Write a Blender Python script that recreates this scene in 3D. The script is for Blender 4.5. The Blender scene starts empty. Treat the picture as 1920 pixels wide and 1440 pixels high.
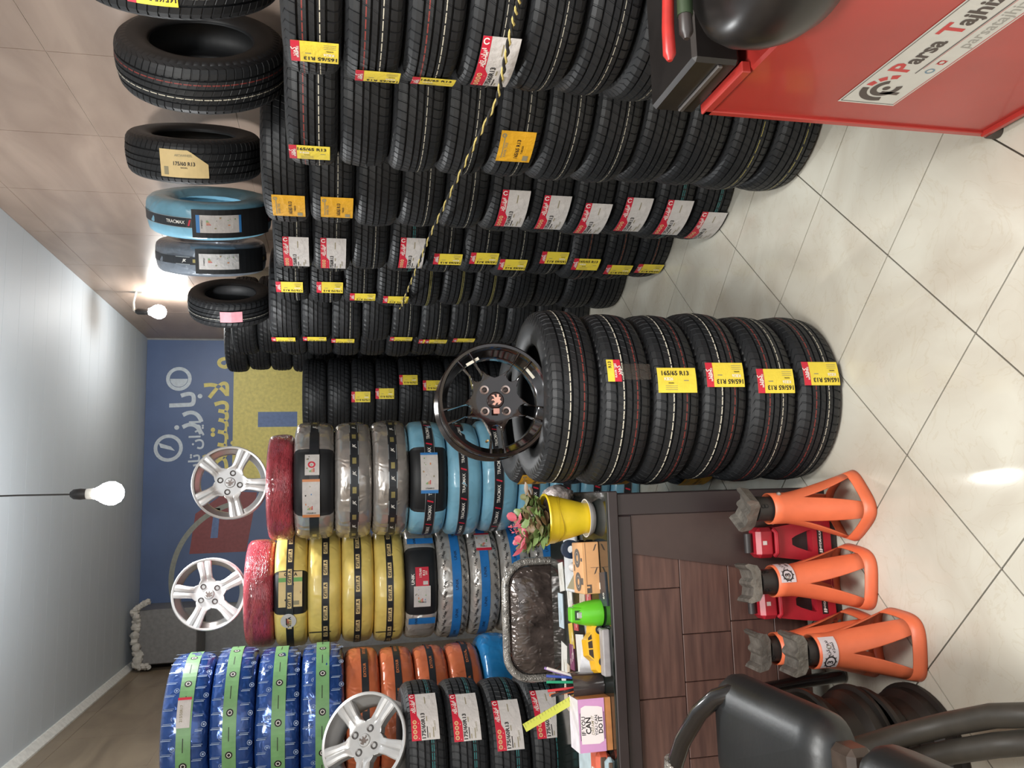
import bpy, bmesh, math, random
from mathutils import Vector, Matrix
random.seed(11)
sc = bpy.context.scene
COL = sc.collection
PI = math.pi
# ---------------------------------------------------------------- camera (the photo was taken with the phone turned on its side)
YAW, PITCH, CAMH, FPX = math.radians(7.97), 0.22217, 1.563, 1512.69
_cp, _sp, _cy, _sy = math.cos(PITCH), math.sin(PITCH), math.cos(YAW), math.sin(YAW)
cam_right = Vector((_cy, -_sy, 0)); cam_fwd = Vector((_sy*_cp, _cy*_cp, -_sp)); cam_down = Vector((-_sy*_sp, -_cy*_sp, -_cp))
cd = bpy.data.cameras.new('camera'); cd.sensor_width = 36; cd.sensor_fit = 'HORIZONTAL'; cd.lens = FPX/1920*36
cam = bpy.data.objects.new('camera', cd); COL.objects.link(cam)
m3 = Matrix((cam_down, cam_right, -cam_fwd)).transposed()
cam.matrix_world = Matrix.Translation((0, 0, CAMH)) @ m3.to_4x4()
cd.clip_start = 0.02; cd.clip_end = 100
sc.camera = cam
# ---------------------------------------------------------------- world (daylight that enters through the open shop front behind the camera)
w = bpy.data.worlds.new('world'); sc.world = w; w.use_nodes = True
w.node_tree.nodes['Background'].inputs[0].default_value = (0.93, 0.97, 1.0, 1)
w.node_tree.nodes['Background'].inputs[1].default_value = 1.1
sc.view_settings.view_transform = 'Standard'; sc.view_settings.look = 'None'
sc.view_settings.exposure = 0.35; sc.view_settings.gamma = 1; sc.view_settings.use_curve_mapping = False
LAMP_FRONT_W, LAMP_BULB2_W, LAMP_BULB1_W = 62, 60, 22
sc.cycles.max_bounces = 7; sc.cycles.diffuse_bounces = 4; sc.cycles.glossy_bounces = 3; sc.cycles.caustics_reflective = False; sc.cycles.caustics_refractive = False
# ---------------------------------------------------------------- helpers
MATS = {}
def lin(c):
    return tuple((x/12.92 if x <= .04045 else ((x+.055)/1.055)**2.4) for x in (v/255 for v in c))
def mat(name, rgb, rough=.5, metal=0., var=.12, vscale=30., bump=0., bscale=80., coat=0., spec=.5, emit=0., stretch=None, trans=0., alpha=1., aniso_detail=4.):
    """procedural principled material; rgb in sRGB 0..255; small noise variation of the colour, optional noise relief"""
    if name in MATS: return MATS[name]
    m = bpy.data.materials.new(name); m.use_nodes = True; MATS[name] = m
    nt = m.node_tree; b = nt.nodes['Principled BSDF']; c = lin(rgb)
    b.inputs['Roughness'].default_value = rough; b.inputs['Metallic'].default_value = metal
    b.inputs['Specular IOR Level'].default_value = spec; b.inputs['Coat Weight'].default_value = coat
    b.inputs['Coat Roughness'].default_value = .08
    b.inputs['Transmission Weight'].default_value = trans; b.inputs['Alpha'].default_value = alpha
    tc = nt.nodes.new('ShaderNodeTexCoord'); src = tc.outputs['Object']
    if stretch:
        mp = nt.nodes.new('ShaderNodeMapping'); mp.inputs['Scale'].default_value = stretch
        nt.links.new(src, mp.inputs[0]); src = mp.outputs[0]
    if emit > 0:
        b.inputs['Emission Color'].default_value = (*c, 1); b.inputs['Emission Strength'].default_value = emit
    if var > 0:
        n = nt.nodes.new('ShaderNodeTexNoise'); n.inputs['Scale'].default_value = vscale; n.inputs['Detail'].default_value = aniso_detail
        nt.links.new(src, n.inputs['Vector'])
        r = nt.nodes.new('ShaderNodeValToRGB'); r.color_ramp.elements[0].position = .3; r.color_ramp.elements[1].position = .7
        r.color_ramp.elements[0].color = tuple(max(0, x*(1-var)) for x in c)+(1,)
        r.color_ramp.elements[1].color = tuple(min(1, x*(1+var)) for x in c)+(1,)
        nt.links.new(n.outputs['Fac'], r.inputs[0]); nt.links.new(r.outputs[0], b.inputs['Base Color'])
    else:
        b.inputs['Base Color'].default_value = (*c, 1)
    if bump > 0:
        n2 = nt.nodes.new('ShaderNodeTexNoise'); n2.inputs['Scale'].default_value = bscale; n2.inputs['Detail'].default_value = 3
        nt.links.new(src, n2.inputs['Vector'])
        bp = nt.nodes.new('ShaderNodeBump'); bp.inputs['Strength'].default_value = bump; bp.inputs['Distance'].default_value = .01
        nt.links.new(n2.outputs['Fac'], bp.inputs['Height']); nt.links.new(bp.outputs[0], b.inputs['Normal'])
    return m

class MB:
    """collects shapes into one mesh"""
    def __init__(s): s.v = []; s.f = []; s.mi = []; s.sm = []
    def add(s, verts, faces, mi=0, smooth=False):
        o = len(s.v); s.v += [tuple(x) for x in verts]
        for f in faces: s.f.append(tuple(i+o for i in f)); s.mi.append(mi); s.sm.append(smooth)
        return s
    def box(s, lo, hi, mi=0, M=None, bev=0.):
        (x0, y0, z0), (x1, y1, z1) = lo, hi
        if bev > 0:
            b = min(bev, (x1-x0)*.45, (y1-y0)*.45, (z1-z0)*.45)
            vs = []; idx = {}
            for ix, x in enumerate((x0, x1)):
                for iy, y in enumerate((y0, y1)):
                    for iz, z in enumerate((z0, z1)):
                        sx, sy, sz = (1, -1)[ix]*b, (1, -1)[iy]*b, (1, -1)[iz]*b
                        for a, p in enumerate(((x, y+sy, z+sz), (x+sx, y, z+sz), (x+sx, y+sy, z))):
                            idx[ix, iy, iz, a] = len(vs); vs.append(p)
            g = lambda ix, iy, iz, a: idx[ix, iy, iz, a]
            fs = []
            for i in (0, 1):
                fs.append([g(i, 0, 0, 0), g(i, 1, 0, 0), g(i, 1, 1, 0), g(i, 0, 1, 0)][::(-1 if i == 0 else 1)])
                fs.append([g(0, i, 0, 1), g(1, i, 0, 1), g(1, i, 1, 1), g(0, i, 1, 1)][::(1 if i == 0 else -1)])
                fs.append([g(0, 0, i, 2), g(1, 0, i, 2), g(1, 1, i, 2), g(0, 1, i, 2)][::(-1 if i == 0 else 1)])
                for j in (0, 1):
                    fs.append([g(i, j, 0, 0), g(i, j, 1, 0), g(i, j, 1, 1), g(i, j, 0, 1)])
                    fs.append([g(i, 0, j, 0), g(i, 1, j, 0), g(i, 1, j, 2), g(i, 0, j, 2)])
                    fs.append([g(0, i, j, 1), g(1, i, j, 1), g(1, i, j, 2), g(0, i, j, 2)])
                    for k in (0, 1): fs.append([g(i, j, k, 0), g(i, j, k, 1), g(i, j, k, 2)])
        else:
            vs = [(x, y, z) for x in (x0, x1) for y in (y0, y1) for z in (z0, z1)]
            fs = [(0, 1, 3, 2), (4, 6, 7, 5), (0, 4, 5, 1), (2, 3, 7, 6), (0, 2, 6, 4), (1, 5, 7, 3)]
        if M is not None: vs = [M @ Vector(p) for p in vs]
        return s.add(vs, fs, mi)
    def lathe(s, prof, n=32, mi=0, M=None, smooth=True, closed=False, a0=0., a1=2*PI):
        full = abs(a1-a0-2*PI) < 1e-6; na = n if full else n+1; k = len(prof); vs = []; fs = []
        for i in range(na):
            a = a0+(a1-a0)*i/n
            for r, z in prof:
                p = Vector((r*math.sin(a), -r*math.cos(a), z)); vs.append(M @ p if M is not None else p)
        for i in range(n):
            j = (i+1) % na
            for q in range(k if closed else k-1):
                q2 = (q+1) % k; fs.append((i*k+q, j*k+q, j*k+q2, i*k+q2))
        return s.add(vs, fs, mi, smooth)
    def tube(s, pts, rad, n=10, mi=0, cap=True, smooth=True, closed=False):
        pts = [Vector(p) for p in pts]; m = len(pts); rads = rad if isinstance(rad, (list, tuple)) else [rad]*m
        vs = []; fs = []; up = None
        for i in range(m):
            t = (pts[(i+1) % m]-pts[i-1]) if closed else (pts[min(i+1, m-1)]-pts[max(i-1, 0)])
            t.normalize()
            if up is None:
                up = Vector((0, 0, 1)) if abs(t.z) < .9 else Vector((1, 0, 0))
            a = (up-t*up.dot(t)).normalized(); up = a; b = t.cross(a)
            for q in range(n):
                an = 2*PI*q/n; vs.append(pts[i]+(a*math.cos(an)+b*math.sin(an))*rads[i])
        for i in range(m if closed else m-1):
            j = (i+1) % m
            for q in range(n): fs.append((i*n+q, i*n+(q+1) % n, j*n+(q+1) % n, j*n+q))
        s.add(vs, fs, mi, smooth)
        if cap and not closed:
            o = len(s.v)-len(vs)
            s.f.append(tuple(o+q for q in range(n))[::-1]); s.mi.append(mi); s.sm.append(False)
            s.f.append(tuple(o+(m-1)*n+q for q in range(n))); s.mi.append(mi); s.sm.append(False)
        return s
    def prism(s, poly, h0, h1, mi=0, M=None):
        """polygon in xy pulled from z=h0 to z=h1"""
        n = len(poly); vs = [Vector((x, y, h0)) for x, y in poly]+[Vector((x, y, h1)) for x, y in poly]
        if M is not None: vs = [M @ p for p in vs]
        fs = [tuple(range(n))[::-1], tuple(range(n, 2*n))]+[(i, (i+1) % n, n+(i+1) % n, n+i) for i in range(n)]
        return s.add(vs, fs, mi)
    def ball(s, c, r, n=12, mi=0, sx=1, sy=1, sz=1, jit=0.):
        vs = []; fs = []; k = n//2
        for i in range(k+1):
            t = PI*i/k
            for j in range(n):
                a = 2*PI*j/n; rr = r*(1+random.uniform(-jit, jit))
                vs.append((c[0]+rr*sx*math.sin(t)*math.cos(a), c[1]+rr*sy*math.sin(t)*math.sin(a), c[2]+rr*sz*math.cos(t)))
        for i in range(k):
            for j in range(n): fs.append((i*n+j, (i+1)*n+j, (i+1)*n+(j+1) % n, i*n+(j+1) % n))
        return s.add(vs, fs, mi, True)
    def mesh(s, name, mats):
        me = bpy.data.meshes.new(name); me.from_pydata(s.v, [], s.f)
        for m in (mats if isinstance(mats, (list, tuple)) else [mats]): me.materials.append(m)
        me.polygons.foreach_set('material_index', s.mi); me.polygons.foreach_set('use_smooth', s.sm)
        if any(s.sm): me.set_sharp_from_angle(angle=math.radians(38))
        me.update(); return me
    def build(s, name, mats, parent=None, loc=(0, 0, 0), M=None):
        return link(name, s.mesh(name, mats), parent, loc, M)
def link(name, me, parent=None, loc=(0, 0, 0), M=None):
    o = bpy.data.objects.new(name, me); COL.objects.link(o)
    if parent is not None: o.parent = parent
    if M is not None: o.matrix_local = M
    else: o.location = loc
    return o
def empty(name, loc=(0, 0, 0), rz=0., M=None):
    o = bpy.data.objects.new(name, None); COL.objects.link(o); o.empty_display_size = .1
    if M is not None: o.matrix_local = M
    else: o.location = loc; o.rotation_euler = (0, 0, rz)
    return o
def tag(o, label, cat, group=None):
    o['label'] = label; o['category'] = cat
    if group: o['group'] = group
    return o
def struct(o): o['kind'] = 'structure'; return o
def frame(o, x, y, z=None):
    """matrix from origin and x, y axes"""
    x = Vector(x).normalized(); y = Vector(y); y = (y-x*x.dot(y)).normalized(); z = x.cross(y)
    return Matrix.Translation(o) @ Matrix((x, y, z)).transposed().to_4x4()
# ---- flat print: lettering and shapes drawn in (p, q); p runs down the thing, q runs to the right of someone facing it
_TXT = {}
def text_geo(s, bold=.0):
    k = (s, bold)
    if k not in _TXT:
        cu = bpy.data.curves.new('t', 'FONT'); cu.body = s; cu.size = 1; cu.align_x = 'CENTER'; cu.align_y = 'CENTER'
        cu.resolution_u = 2; cu.offset = bold; cu.fill_mode = 'FRONT'
        o = bpy.data.objects.new('t', cu); COL.objects.link(o)
        dg = bpy.context.evaluated_depsgraph_get(); e = o.evaluated_get(dg); me = e.to_mesh()
        vs = [(v.co.x, v.co.y) for v in me.vertices]; fs = [tuple(p.vertices) for p in me.polygons]
        par = list(range(len(vs)))                       # letters that touch get slightly different heights
        def find(i):
            while par[i] != i: par[i] = par[par[i]]; i = par[i]
            return i
        for f in fs:
            for i in f[1:]: par[find(i)] = find(f[0])
        ids = {}; isl = [ids.setdefault(find(i), len(ids)) for i in range(len(vs))]
        _TXT[k] = (vs, fs, isl if any(ord(c) > 0x600 for c in s) else None)
        e.to_mesh_clear(); bpy.data.objects.remove(o); bpy.data.curves.remove(cu)
    return _TXT[k]
class Decal:
    def __init__(s): s.it = []
    def raw(s, v, f, m, ly, isl=None):
        if isl is None: s.it.append((v, f, m, ly)); return s
        for g_ in range(max(isl)+1):
            idx = [i for i, x in enumerate(isl) if x == g_]; mp = {i: j for j, i in enumerate(idx)}
            s.it.append(([v[i] for i in idx], [tuple(mp[i] for i in q) for q in f if q[0] in mp], m, ly+.35*g_))
        return s
    def rect(s, p0, q0, p1, q1, m, ly=0, n=1, k=1):
        v = [(p0+(p1-p0)*i/k, q0+(q1-q0)*j/n) for i in range(k+1) for j in range(n+1)]
        f = [(i*(n+1)+j, (i+1)*(n+1)+j, (i+1)*(n+1)+j+1, i*(n+1)+j+1) for i in range(k) for j in range(n)]
        return s.raw(v, f, m, ly)
    def poly(s, pts, m, ly=1): return s.raw(pts, [tuple(range(len(pts)))], m, ly)
    def ring(s, p, q, r0, r1, m, ly=1, n=20, a0=0., a1=2*PI):
        v = []; f = []
        for i in range(n+1):
            a = a0+(a1-a0)*i/n; v += [(p+r0*math.cos(a), q+r0*math.sin(a)), (p+r1*math.cos(a), q+r1*math.sin(a))]
        for i in range(n): f.append((2*i, 2*i+1, 2*i+3, 2*i+2))
        return s.raw(v, f, m, ly)
    def disc(s, p, q, r, m, ly=1, n=16): return s.poly([(p+r*math.cos(2*PI*i/n), q+r*math.sin(2*PI*i/n)) for i in range(n)], m, ly)
    def text(s, t, p, q, size, m, ly=1, rot=0., bold=.012, sx=1., shear=0.):
        """rot in degrees in the (p,q) plane; rot=90 reads along +q with the letters' tops towards -p (level text)"""
        v, f, isl = text_geo(t, bold); c, n = math.cos(math.radians(rot)), math.sin(math.radians(rot))
        vv = []
        for x, y in v:
            x = (x+shear*y)*size*sx; y = y*size
            vv.append((p+c*x-n*y, q+n*x+c*y))
        return s.raw(vv, f, m, ly, isl)
    def build(s, name, mats, fn, parent=None, h0=.0012, dh=.0005):
        b = MB()
        for v, f, m, ly in s.it: b.add([fn(p, q, h0+dh*ly) for p, q in v], f, m)
        return b.build(name, mats, parent)
    def mesh(s, name, mats, fn, h0=.0012, dh=.0005):
        b = MB()
        for v, f, m, ly in s.it: b.add([fn(p, q, h0+dh*ly) for p, q in v], f, m)
        return b.mesh(name, mats)
def wrap(R, zc):
    def fn(p, q, h):
        t = q/R; r = R+h
        return (r*math.sin(t), -r*math.cos(t), zc-p)
    return fn
def flat(o, pd, qd):
    o, pd, qd = Vector(o), Vector(pd).normalized(), Vector(qd).normalized(); nn = qd.cross(-pd)   # towards the reader
    return lambda p, q, h: o+pd*p+qd*q+nn*h
ORD = ['lowest', 'second', 'third', 'fourth', 'fifth', 'sixth', 'seventh', 'eighth', 'ninth', 'tenth', 'eleventh', 'twelfth', 'thirteenth', 'fourteenth']
# ================================================================ THE SHOP ROOM
XL, XR, YF, YB, HC = -1.52, 1.72, -1.4, 8.85, 3.41
def clip_poly(poly, x0, x1, y0, y1):
    def cut(P, ax, lim, keep_less):
        out = []
        for i in range(len(P)):
            a, b = P[i-1], P[i]
            ia = (a[ax] <= lim) == keep_less or a[ax] == lim; ib = (b[ax] <= lim) == keep_less or b[ax] == lim
            if ia != ib:
                t = (lim-a[ax])/(b[ax]-a[ax]); out.append((a[0]+t*(b[0]-a[0]), a[1]+t*(b[1]-a[1])))
            if ib: out.append(b)
        return out
    P = list(poly)
    for ax, lim, kl in ((0, x0, False), (0, x1, True), (1, y0, False), (1, y1, True)):
        if P: P = cut(P, ax, lim, kl)
    return P
m_grout = mat('grout', (58, 52, 44), .9)
def tile_material():
    m = mat('floor_tile', (206, 200, 186), .08, var=0, spec=.2)
    nt = m.node_tree; b = nt.nodes['Principled BSDF']; tc = nt.nodes['Texture Coordinate']
    geo = nt.nodes.new('ShaderNodeNewGeometry')
    n = nt.nodes.new('ShaderNodeTexNoise'); n.inputs['Scale'].default_value = 2.6; n.inputs['Detail'].default_value = 7; n.inputs['Distortion'].default_value = 1.2
    nt.links.new(geo.outputs['Position'], n.inputs['Vector'])
    r = nt.nodes.new('ShaderNodeValToRGB'); e = r.color_ramp.elements
    e[0].position = .3; e[0].color = (*lin((188, 180, 165)), 1); e[1].position = .68; e[1].color = (*lin((209, 206, 193)), 1)
    nt.links.new(n.outputs['Fac'], r.inputs[0])
    v = nt.nodes.new('ShaderNodeTexNoise'); v.inputs['Scale'].default_value = 5; v.inputs['Detail'].default_value = 9; v.inputs['Distortion'].default_value = 2.5
    nt.links.new(geo.outputs['Position'], v.inputs['Vector'])
    r2 = nt.nodes.new('ShaderNodeValToRGB'); e = r2.color_ramp.elements
    e[0].position = .485; e[0].color = (1, 1, 1, 1); e[1].position = .5; e[1].color = (.90, .86, .80, 1)
    x = r2.color_ramp.elements.new(.515); x.color = (1, 1, 1, 1)
    nt.links.new(v.outputs['Fac'], r2.inputs[0])
    mx = nt.nodes.new('ShaderNodeMix'); mx.data_type = 'RGBA'; mx.blend_type = 'MULTIPLY'; mx.inputs['Factor'].default_value = .6
    nt.links.new(r.outputs[0], mx.inputs['A']); nt.links.new(r2.outputs[0], mx.inputs['B']); nt.links.new(mx.outputs['Result'], b.inputs['Base Color'])
    return m
m_tile = tile_material()
floor = struct(MB().box((XL-.12, YF, -.08), (XR+.12, YB+.12, -.006)).build('floor', m_grout))
TS = .405; A0 = (.933, 2.238); E1 = (-.70711, .70711); E2 = (-.70711, -.70711); g = .0022
full_tile = None
for i in range(-14, 24):
    for j in range(-24, 14):
        def wp(a, b): return (A0[0]+TS*(a*E1[0]+b*E2[0]), A0[1]+TS*(a*E1[1]+b*E2[1]))
        k = g/TS
        quad = [wp(i+k, j+k), wp(i+k, j+1-k), wp(i+1-k, j+1-k), wp(i+1-k, j+k)]
        P = clip_poly(quad, XL, XR, .75, YB)
        if len(P) < 3: continue
        ar = abs(sum(P[t-1][0]*P[t][1]-P[t][0]*P[t-1][1] for t in range(len(P))))/2
        if ar < .002: continue
        c = wp(i+.5, j+.5)
        if ar > .99*(TS-2*g)**2:
            if full_tile is None:
                loc = [(x-c[0], y-c[1]) for x, y in P]
                full_tile = MB().prism(loc[::-1], -.006, 0).mesh('tile', m_tile)
            link('tile', full_tile, floor, (c[0], c[1], 0))
        else:
            sgn = sum(P[t-1][0]*P[t][1]-P[t][0]*P[t-1][1] for t in range(len(P)))
            if sgn < 0: P = P[::-1]
            MB().prism([(x-c[0], y-c[1]) for x, y in P], -.006, 0).build('tile', m_tile, floor, (c[0], c[1], 0))
# floor in front of the frame (under the camera)
struct(MB().box((XL, YF, -.006), (XR, .74, 0)).build('floor', m_tile))
# walls clad in large stone-look tiles
def stone(name, c1, c2):
    m = mat(name, c1, .34, var=0)
    nt = m.node_tree; b = nt.nodes['Principled BSDF']
    geo = nt.nodes.new('ShaderNodeNewGeometry'); mp = nt.nodes.new('ShaderNodeMapping'); mp.inputs['Scale'].default_value = (1, .55, 2.2); mp.inputs['Rotation'].default_value = (.5, 0, 0)
    nt.links.new(geo.outputs['Position'], mp.inputs[0])
    n = nt.nodes.new('ShaderNodeTexNoise'); n.inputs['Scale'].default_value = 2.2; n.inputs['Detail'].default_value = 8; n.inputs['Distortion'].default_value = .8
    nt.links.new(mp.outputs[0], n.inputs['Vector'])
    r = nt.nodes.new('ShaderNodeValToRGB'); e = r.color_ramp.elements
    e[0].position = .33; e[0].color = (*lin(c2), 1); e[1].position = .66; e[1].color = (*lin(c1), 1)
    nt.links.new(n.outputs['Fac'], r.inputs[0]); nt.links.new(r.outputs[0], b.inputs['Base Color'])
    return m
m_stoneR = stone('wall_stone_right', (176, 154, 138), (152, 130, 115))
m_stoneL = stone('wall_stone_left', (150, 134, 112), (122, 107, 88))
m_joint = mat('wall_joint', (196, 182, 168), .8)
wr = struct(MB().box((XR+.003, YF, -.08), (XR+.12, YB+.12, HC+.05)).build('wall_right', m_joint))
wl = struct(MB().box((XL-.12, YF, -.08), (XL-.003, YB+.12, HC+.05)).build('wall_left', m_joint))
PH, PWD = .645, .74
pm_r = MB().box((0, .0015, .0015), (.012, PWD-.0015, PH-.0015)).mesh('panel', m_stoneR)
pm_l = MB().box((-.012, .0015, .0015), (0, PWD-.0015, PH-.0015)).mesh('panel', m_stoneL)
for iz in range(6):
    for iy in range(14):
        y = YF+iy*PWD+.13; z = .035+iz*PH
        if y+PWD > YB+.3: continue
        h = min(PH, HC-z); dd = min(PWD, YB-y)
        if h < .05 or dd < .05: continue
        if h == PH and dd == PWD:
            link('panel', pm_r, wr, (XR, y, z)); link('panel', pm_l, wl, (XL, y, z))
        else:
            MB().box((0, .0015, .0015), (.012, dd-.0015, h-.0015)).build('panel', m_stoneR, wr, (XR, y, z))
            MB().box((-.012, .0015, .0015), (0, dd-.0015, h-.0015)).build('panel', m_stoneL, wl, (XL, y, z))
wb = struct(MB().box((XL-.12, YB, -.08), (XR+.12, YB+.12, HC+.05)).build('wall_back', mat('back_wall_paint', (150, 150, 150), .7)))
# ceiling of plastic boards running across the room
m_ceil = mat('ceiling_board', (200, 208, 214), .6, var=.03, vscale=1.5)
ce = struct(MB().box((XL-.12, YF, HC+.012), (XR+.12, YB+.12, HC+.1)).build('ceiling', mat('ceiling_gap', (120, 126, 132), .8)))
bd = MB().box((XL, .001, 0), (XR, .249, .011)).mesh('board', m_ceil)
for k in range(int((YB-YF)/.25)): link('board', bd, ce, (0, YF+k*.25, HC))
# white cornice strip along the left wall
struct(MB().prism([(0, 0), (.05, 0), (.05, -.012), (.012, -.05), (0, -.05)], 0, YB-YF, 0,
       frame((XL, YF, HC), (1, 0, 0), (0, 0, 1)) @ Matrix.Scale(-1, 4, (0, 0, 1))).build('trim_1', mat('cornice_white', (226, 226, 220), .6)))
# ---------------------------------------------------------------- lamps
m_bulb = mat('bulb_glass', (255, 255, 250), .3, var=0, emit=40)
m_socket = mat('socket_black', (40, 38, 38), .5); m_cord = mat('cord_dark', (60, 58, 56), .6); m_collar = mat('collar_white', (225, 222, 215), .4)
BULB = [(.0, -.165), (.02, -.163), (.042, -.15), (.056, -.125), (.058, -.1), (.05, -.075), (.034, -.05), (.024, -.03), (.022, -.02)]
def pendant(x, y, z, watt, label):
    """z is the bulb's centre"""
    t = empty('pendant_bulb', (x, y, z+.1)); tag(t, label, 'lamp')
    gl = MB().lathe(BULB[::-1], 24).build('bulb', m_bulb, t)
    MB().lathe([(.0, .005), (.024, .005), (.026, -.005), (.026, -.028), (.02, -.03)], 20).build('collar', m_collar, t)
    MB().lathe([(.0, .075), (.012, .075), (.024, .06), (.027, .03), (.025, .004), (0, .004)], 20).build('socket', m_socket, t)
    MB().tube([(0, 0, .07), (.002, 0, .3), (0, 0, HC-z-.1)], .004, 8).build('cord', m_cord, t)
    MB().lathe([(.0, HC-z-.13), (.035, HC-z-.125), (.04, HC-z-.1), (0, HC-z-.1)], 20).build('ceiling_rose', m_collar, t)
    l = bpy.data.lights.new('bulb_light', 'POINT'); l.energy = watt; l.shadow_soft_size = .06; l.color = (.97, .99, 1.0)
    lo = bpy.data.objects.new('bulb_light', l); COL.objects.link(lo); lo.parent = t; lo.location = (0, 0, -.24)
    return t
pendant(.064, 4.3, 2.61, LAMP_BULB2_W, 'lit pendant bulb hanging over the middle of the shop from a dark cord')
# lamp on the right wall near the back
wlp = empty('wall_lamp', (XR, 6.9, 2.93)); tag(wlp, 'lit bulb on a bracket at the back of the right wall', 'lamp')
Mb = frame((-.16, 0, .1), (1, 0, 0), (0, 1, 0))
MB().lathe(BULB[::-1], 24, M=Mb).build('bulb', m_bulb, wlp)
MB().lathe([(.0, .07), (.014, .07), (.026, .05), (.027, 0), (.025, -.03), (.02, -.03)], 20, M=Mb).build('socket', m_socket, wlp)
MB().tube([(0, 0, .17), (-.08, 0, .185), (-.15, 0, .18), (-.16, 0, .165)], .009, 8).build('bracket', m_collar, wlp)
MB().lathe([(0, 0), (.05, 0), (.05, .012), (0, .014)], 20, M=frame((0, 0, .17), (0, 0, 1), (0, 1, 0)) @ Matrix.Rotation(PI, 4, 'X')).build('wall_plate', m_collar, wlp)
l = bpy.data.lights.new('bulb_light', 'POINT'); l.energy = LAMP_BULB1_W; l.shadow_soft_size = .05; l.color = (.97, .99, 1.0)
lo = bpy.data.objects.new('bulb_light', l); COL.objects.link(lo); lo.parent = wlp; lo.location = (-.16, 0, -.12)
# two unseen panel lamps added over the front of the shop for soft light
def panel_lamp(x, y, watt, label):
    t = empty('panel_lamp', (x, y, HC)); tag(t, label, 'lamp', 'added ceiling panel lamps')
    for lo_, hi_ in (((-.31, -.61, -.03), (-.29, .61, 0)), ((.29, -.61, -.03), (.31, .61, 0)), ((-.29, -.61, -.03), (.29, -.59, 0)), ((-.29, .59, -.03), (.29, .61, 0))): MB().box(lo_, hi_).build('frame', m_collar, t)
    MB().box((-.29, -.59, -.012), (.29, .59, -.002)).build('diffuser', mat('panel_diffuser', (255, 255, 252), .3, var=0, emit=3), t)
    l = bpy.data.lights.new('added_panel_light', 'AREA'); l.shape = 'RECTANGLE'; l.size = .56; l.size_y = 1.16; l.energy = watt; l.color = (1, 1, .975)
    lo = bpy.data.objects.new('added_panel_light', l); COL.objects.link(lo); lo.parent = t; lo.location = (0, 0, -.02)
panel_lamp(-.6, .5, LAMP_FRONT_W, 'added, unseen white panel lamp on the ceiling over the desk side')
panel_lamp(.75, .1, LAMP_FRONT_W, 'added, unseen white panel lamp on the ceiling over the red machine side')
# ---------------------------------------------------------------- banner on the back wall
bn = MB().box((-1.0, YB-.012, 1.0), (XR-.02, YB-.002, HC-.004)).build('banner', mat('banner_navy', (84, 104, 142), .45, var=.1, vscale=3))
tag(bn, 'wide navy and yellow tyre advertising banner on the back wall', 'banner')
m_bw, m_by, m_bn, m_br, m_bg = mat('banner_white', (205, 215, 222), .5), mat('banner_yellow', (222, 208, 118), .5), mat('banner_navy2', (104, 126, 170), .5), mat('banner_red', (140, 70, 70), .5), mat('banner_grey', (150, 152, 140), .5)
d = Decal()   # p = down from z=3.4, q = X
zz = lambda z: 3.4-z
d.ring(zz(3.09), 1.291, .09, .125, 0, 1, 28); d.raw([(zz(3.09)+.085*math.cos(a*PI/12), 1.291+.085*math.sin(a*PI/12)) for a in range(12, 25)], [tuple(range(13))], 0, 1)
d.text('\uFEAF\uFEAD\uFE8E\uFE91', zz(3.03), .945, .34, 0, 1, 90, .02, 1.0)
d.ring(zz(3.175), .575, .105, .14, 0, 1, 28); d.poly([(zz(3.11), .545), (zz(3.15), .59), (zz(3.27), .63), (zz(3.25), .58)], 0, 2)
d.text('\uFEAE\uFBFE\uFE8E\uFE97 \uFEE5\uFE8D\uFEAE\uFBFE\uFE8D', zz(2.915), .58, .155, 0, 1, 90, .02, 1.05)
d.text('\uFB8F\uFBFF\uFE98\uFEB3\uFEFB \uFEED', zz(2.70), .86, .34, 1, 1, 90, .015, 1.05)
d.rect(zz(2.55), .2, zz(1.0), XR-.03, 1, 0)
d.rect(zz(2.3), .78, zz(1.9), .94, 2, 1)
d.ring(zz(2.35), -.75, .74, .79, 4, 2, 30, PI*.55, PI*1.2)
d.poly([(zz(2.95), -.5), (zz(2.9), -.1), (zz(2.6), .12), (zz(2.3), .1), (zz(2.4), -.5)], 3, 1)
d.poly([(zz(2.75), -.35), (zz(2.72), -.05), (zz(2.66), -.05), (zz(2.68), -.35)], 2, 2)
d.build('print', [m_bw, m_by, m_bn, m_br, m_bg], flat((0, YB-.012, 3.4), (0, 0, -1), (1, 0, 0)), bn)
# grey sheet-metal box in the rear left corner under the ceiling, edges sealed with white foam
bxo = MB().box((-1.46, 8.3, 2.78), (-.965, YB-.02, 3.3), bev=.008).build('metal_box', mat('sheet_grey', (128, 126, 124), .45, .3)); tag(bxo, 'grey sheet metal box high in the rear left corner', 'metal box')
fm = MB(); random.seed(5)
for k in range(26):
    t = k/25; fm.ball((-1.46+.49*t+random.uniform(-.02, .02), 8.29+random.uniform(0, .03), 3.315+random.uniform(-.02, .02)-(0.02 if t < .3 else 0)), random.uniform(.02, .045), 8, jit=.15)
for k in range(8): fm.ball((-1.47+random.uniform(-.012, .012), 8.29, 3.2+k*.014), .025, 8, jit=.2)
for k in range(6): fm.ball((-.95+.012*k, 8.29, 3.32-.02*k), .03, 8, jit=.2)
fm.build('sealing_foam', mat('foam', (205, 200, 190), .9, bump=.4, bscale=60), bxo)
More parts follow.
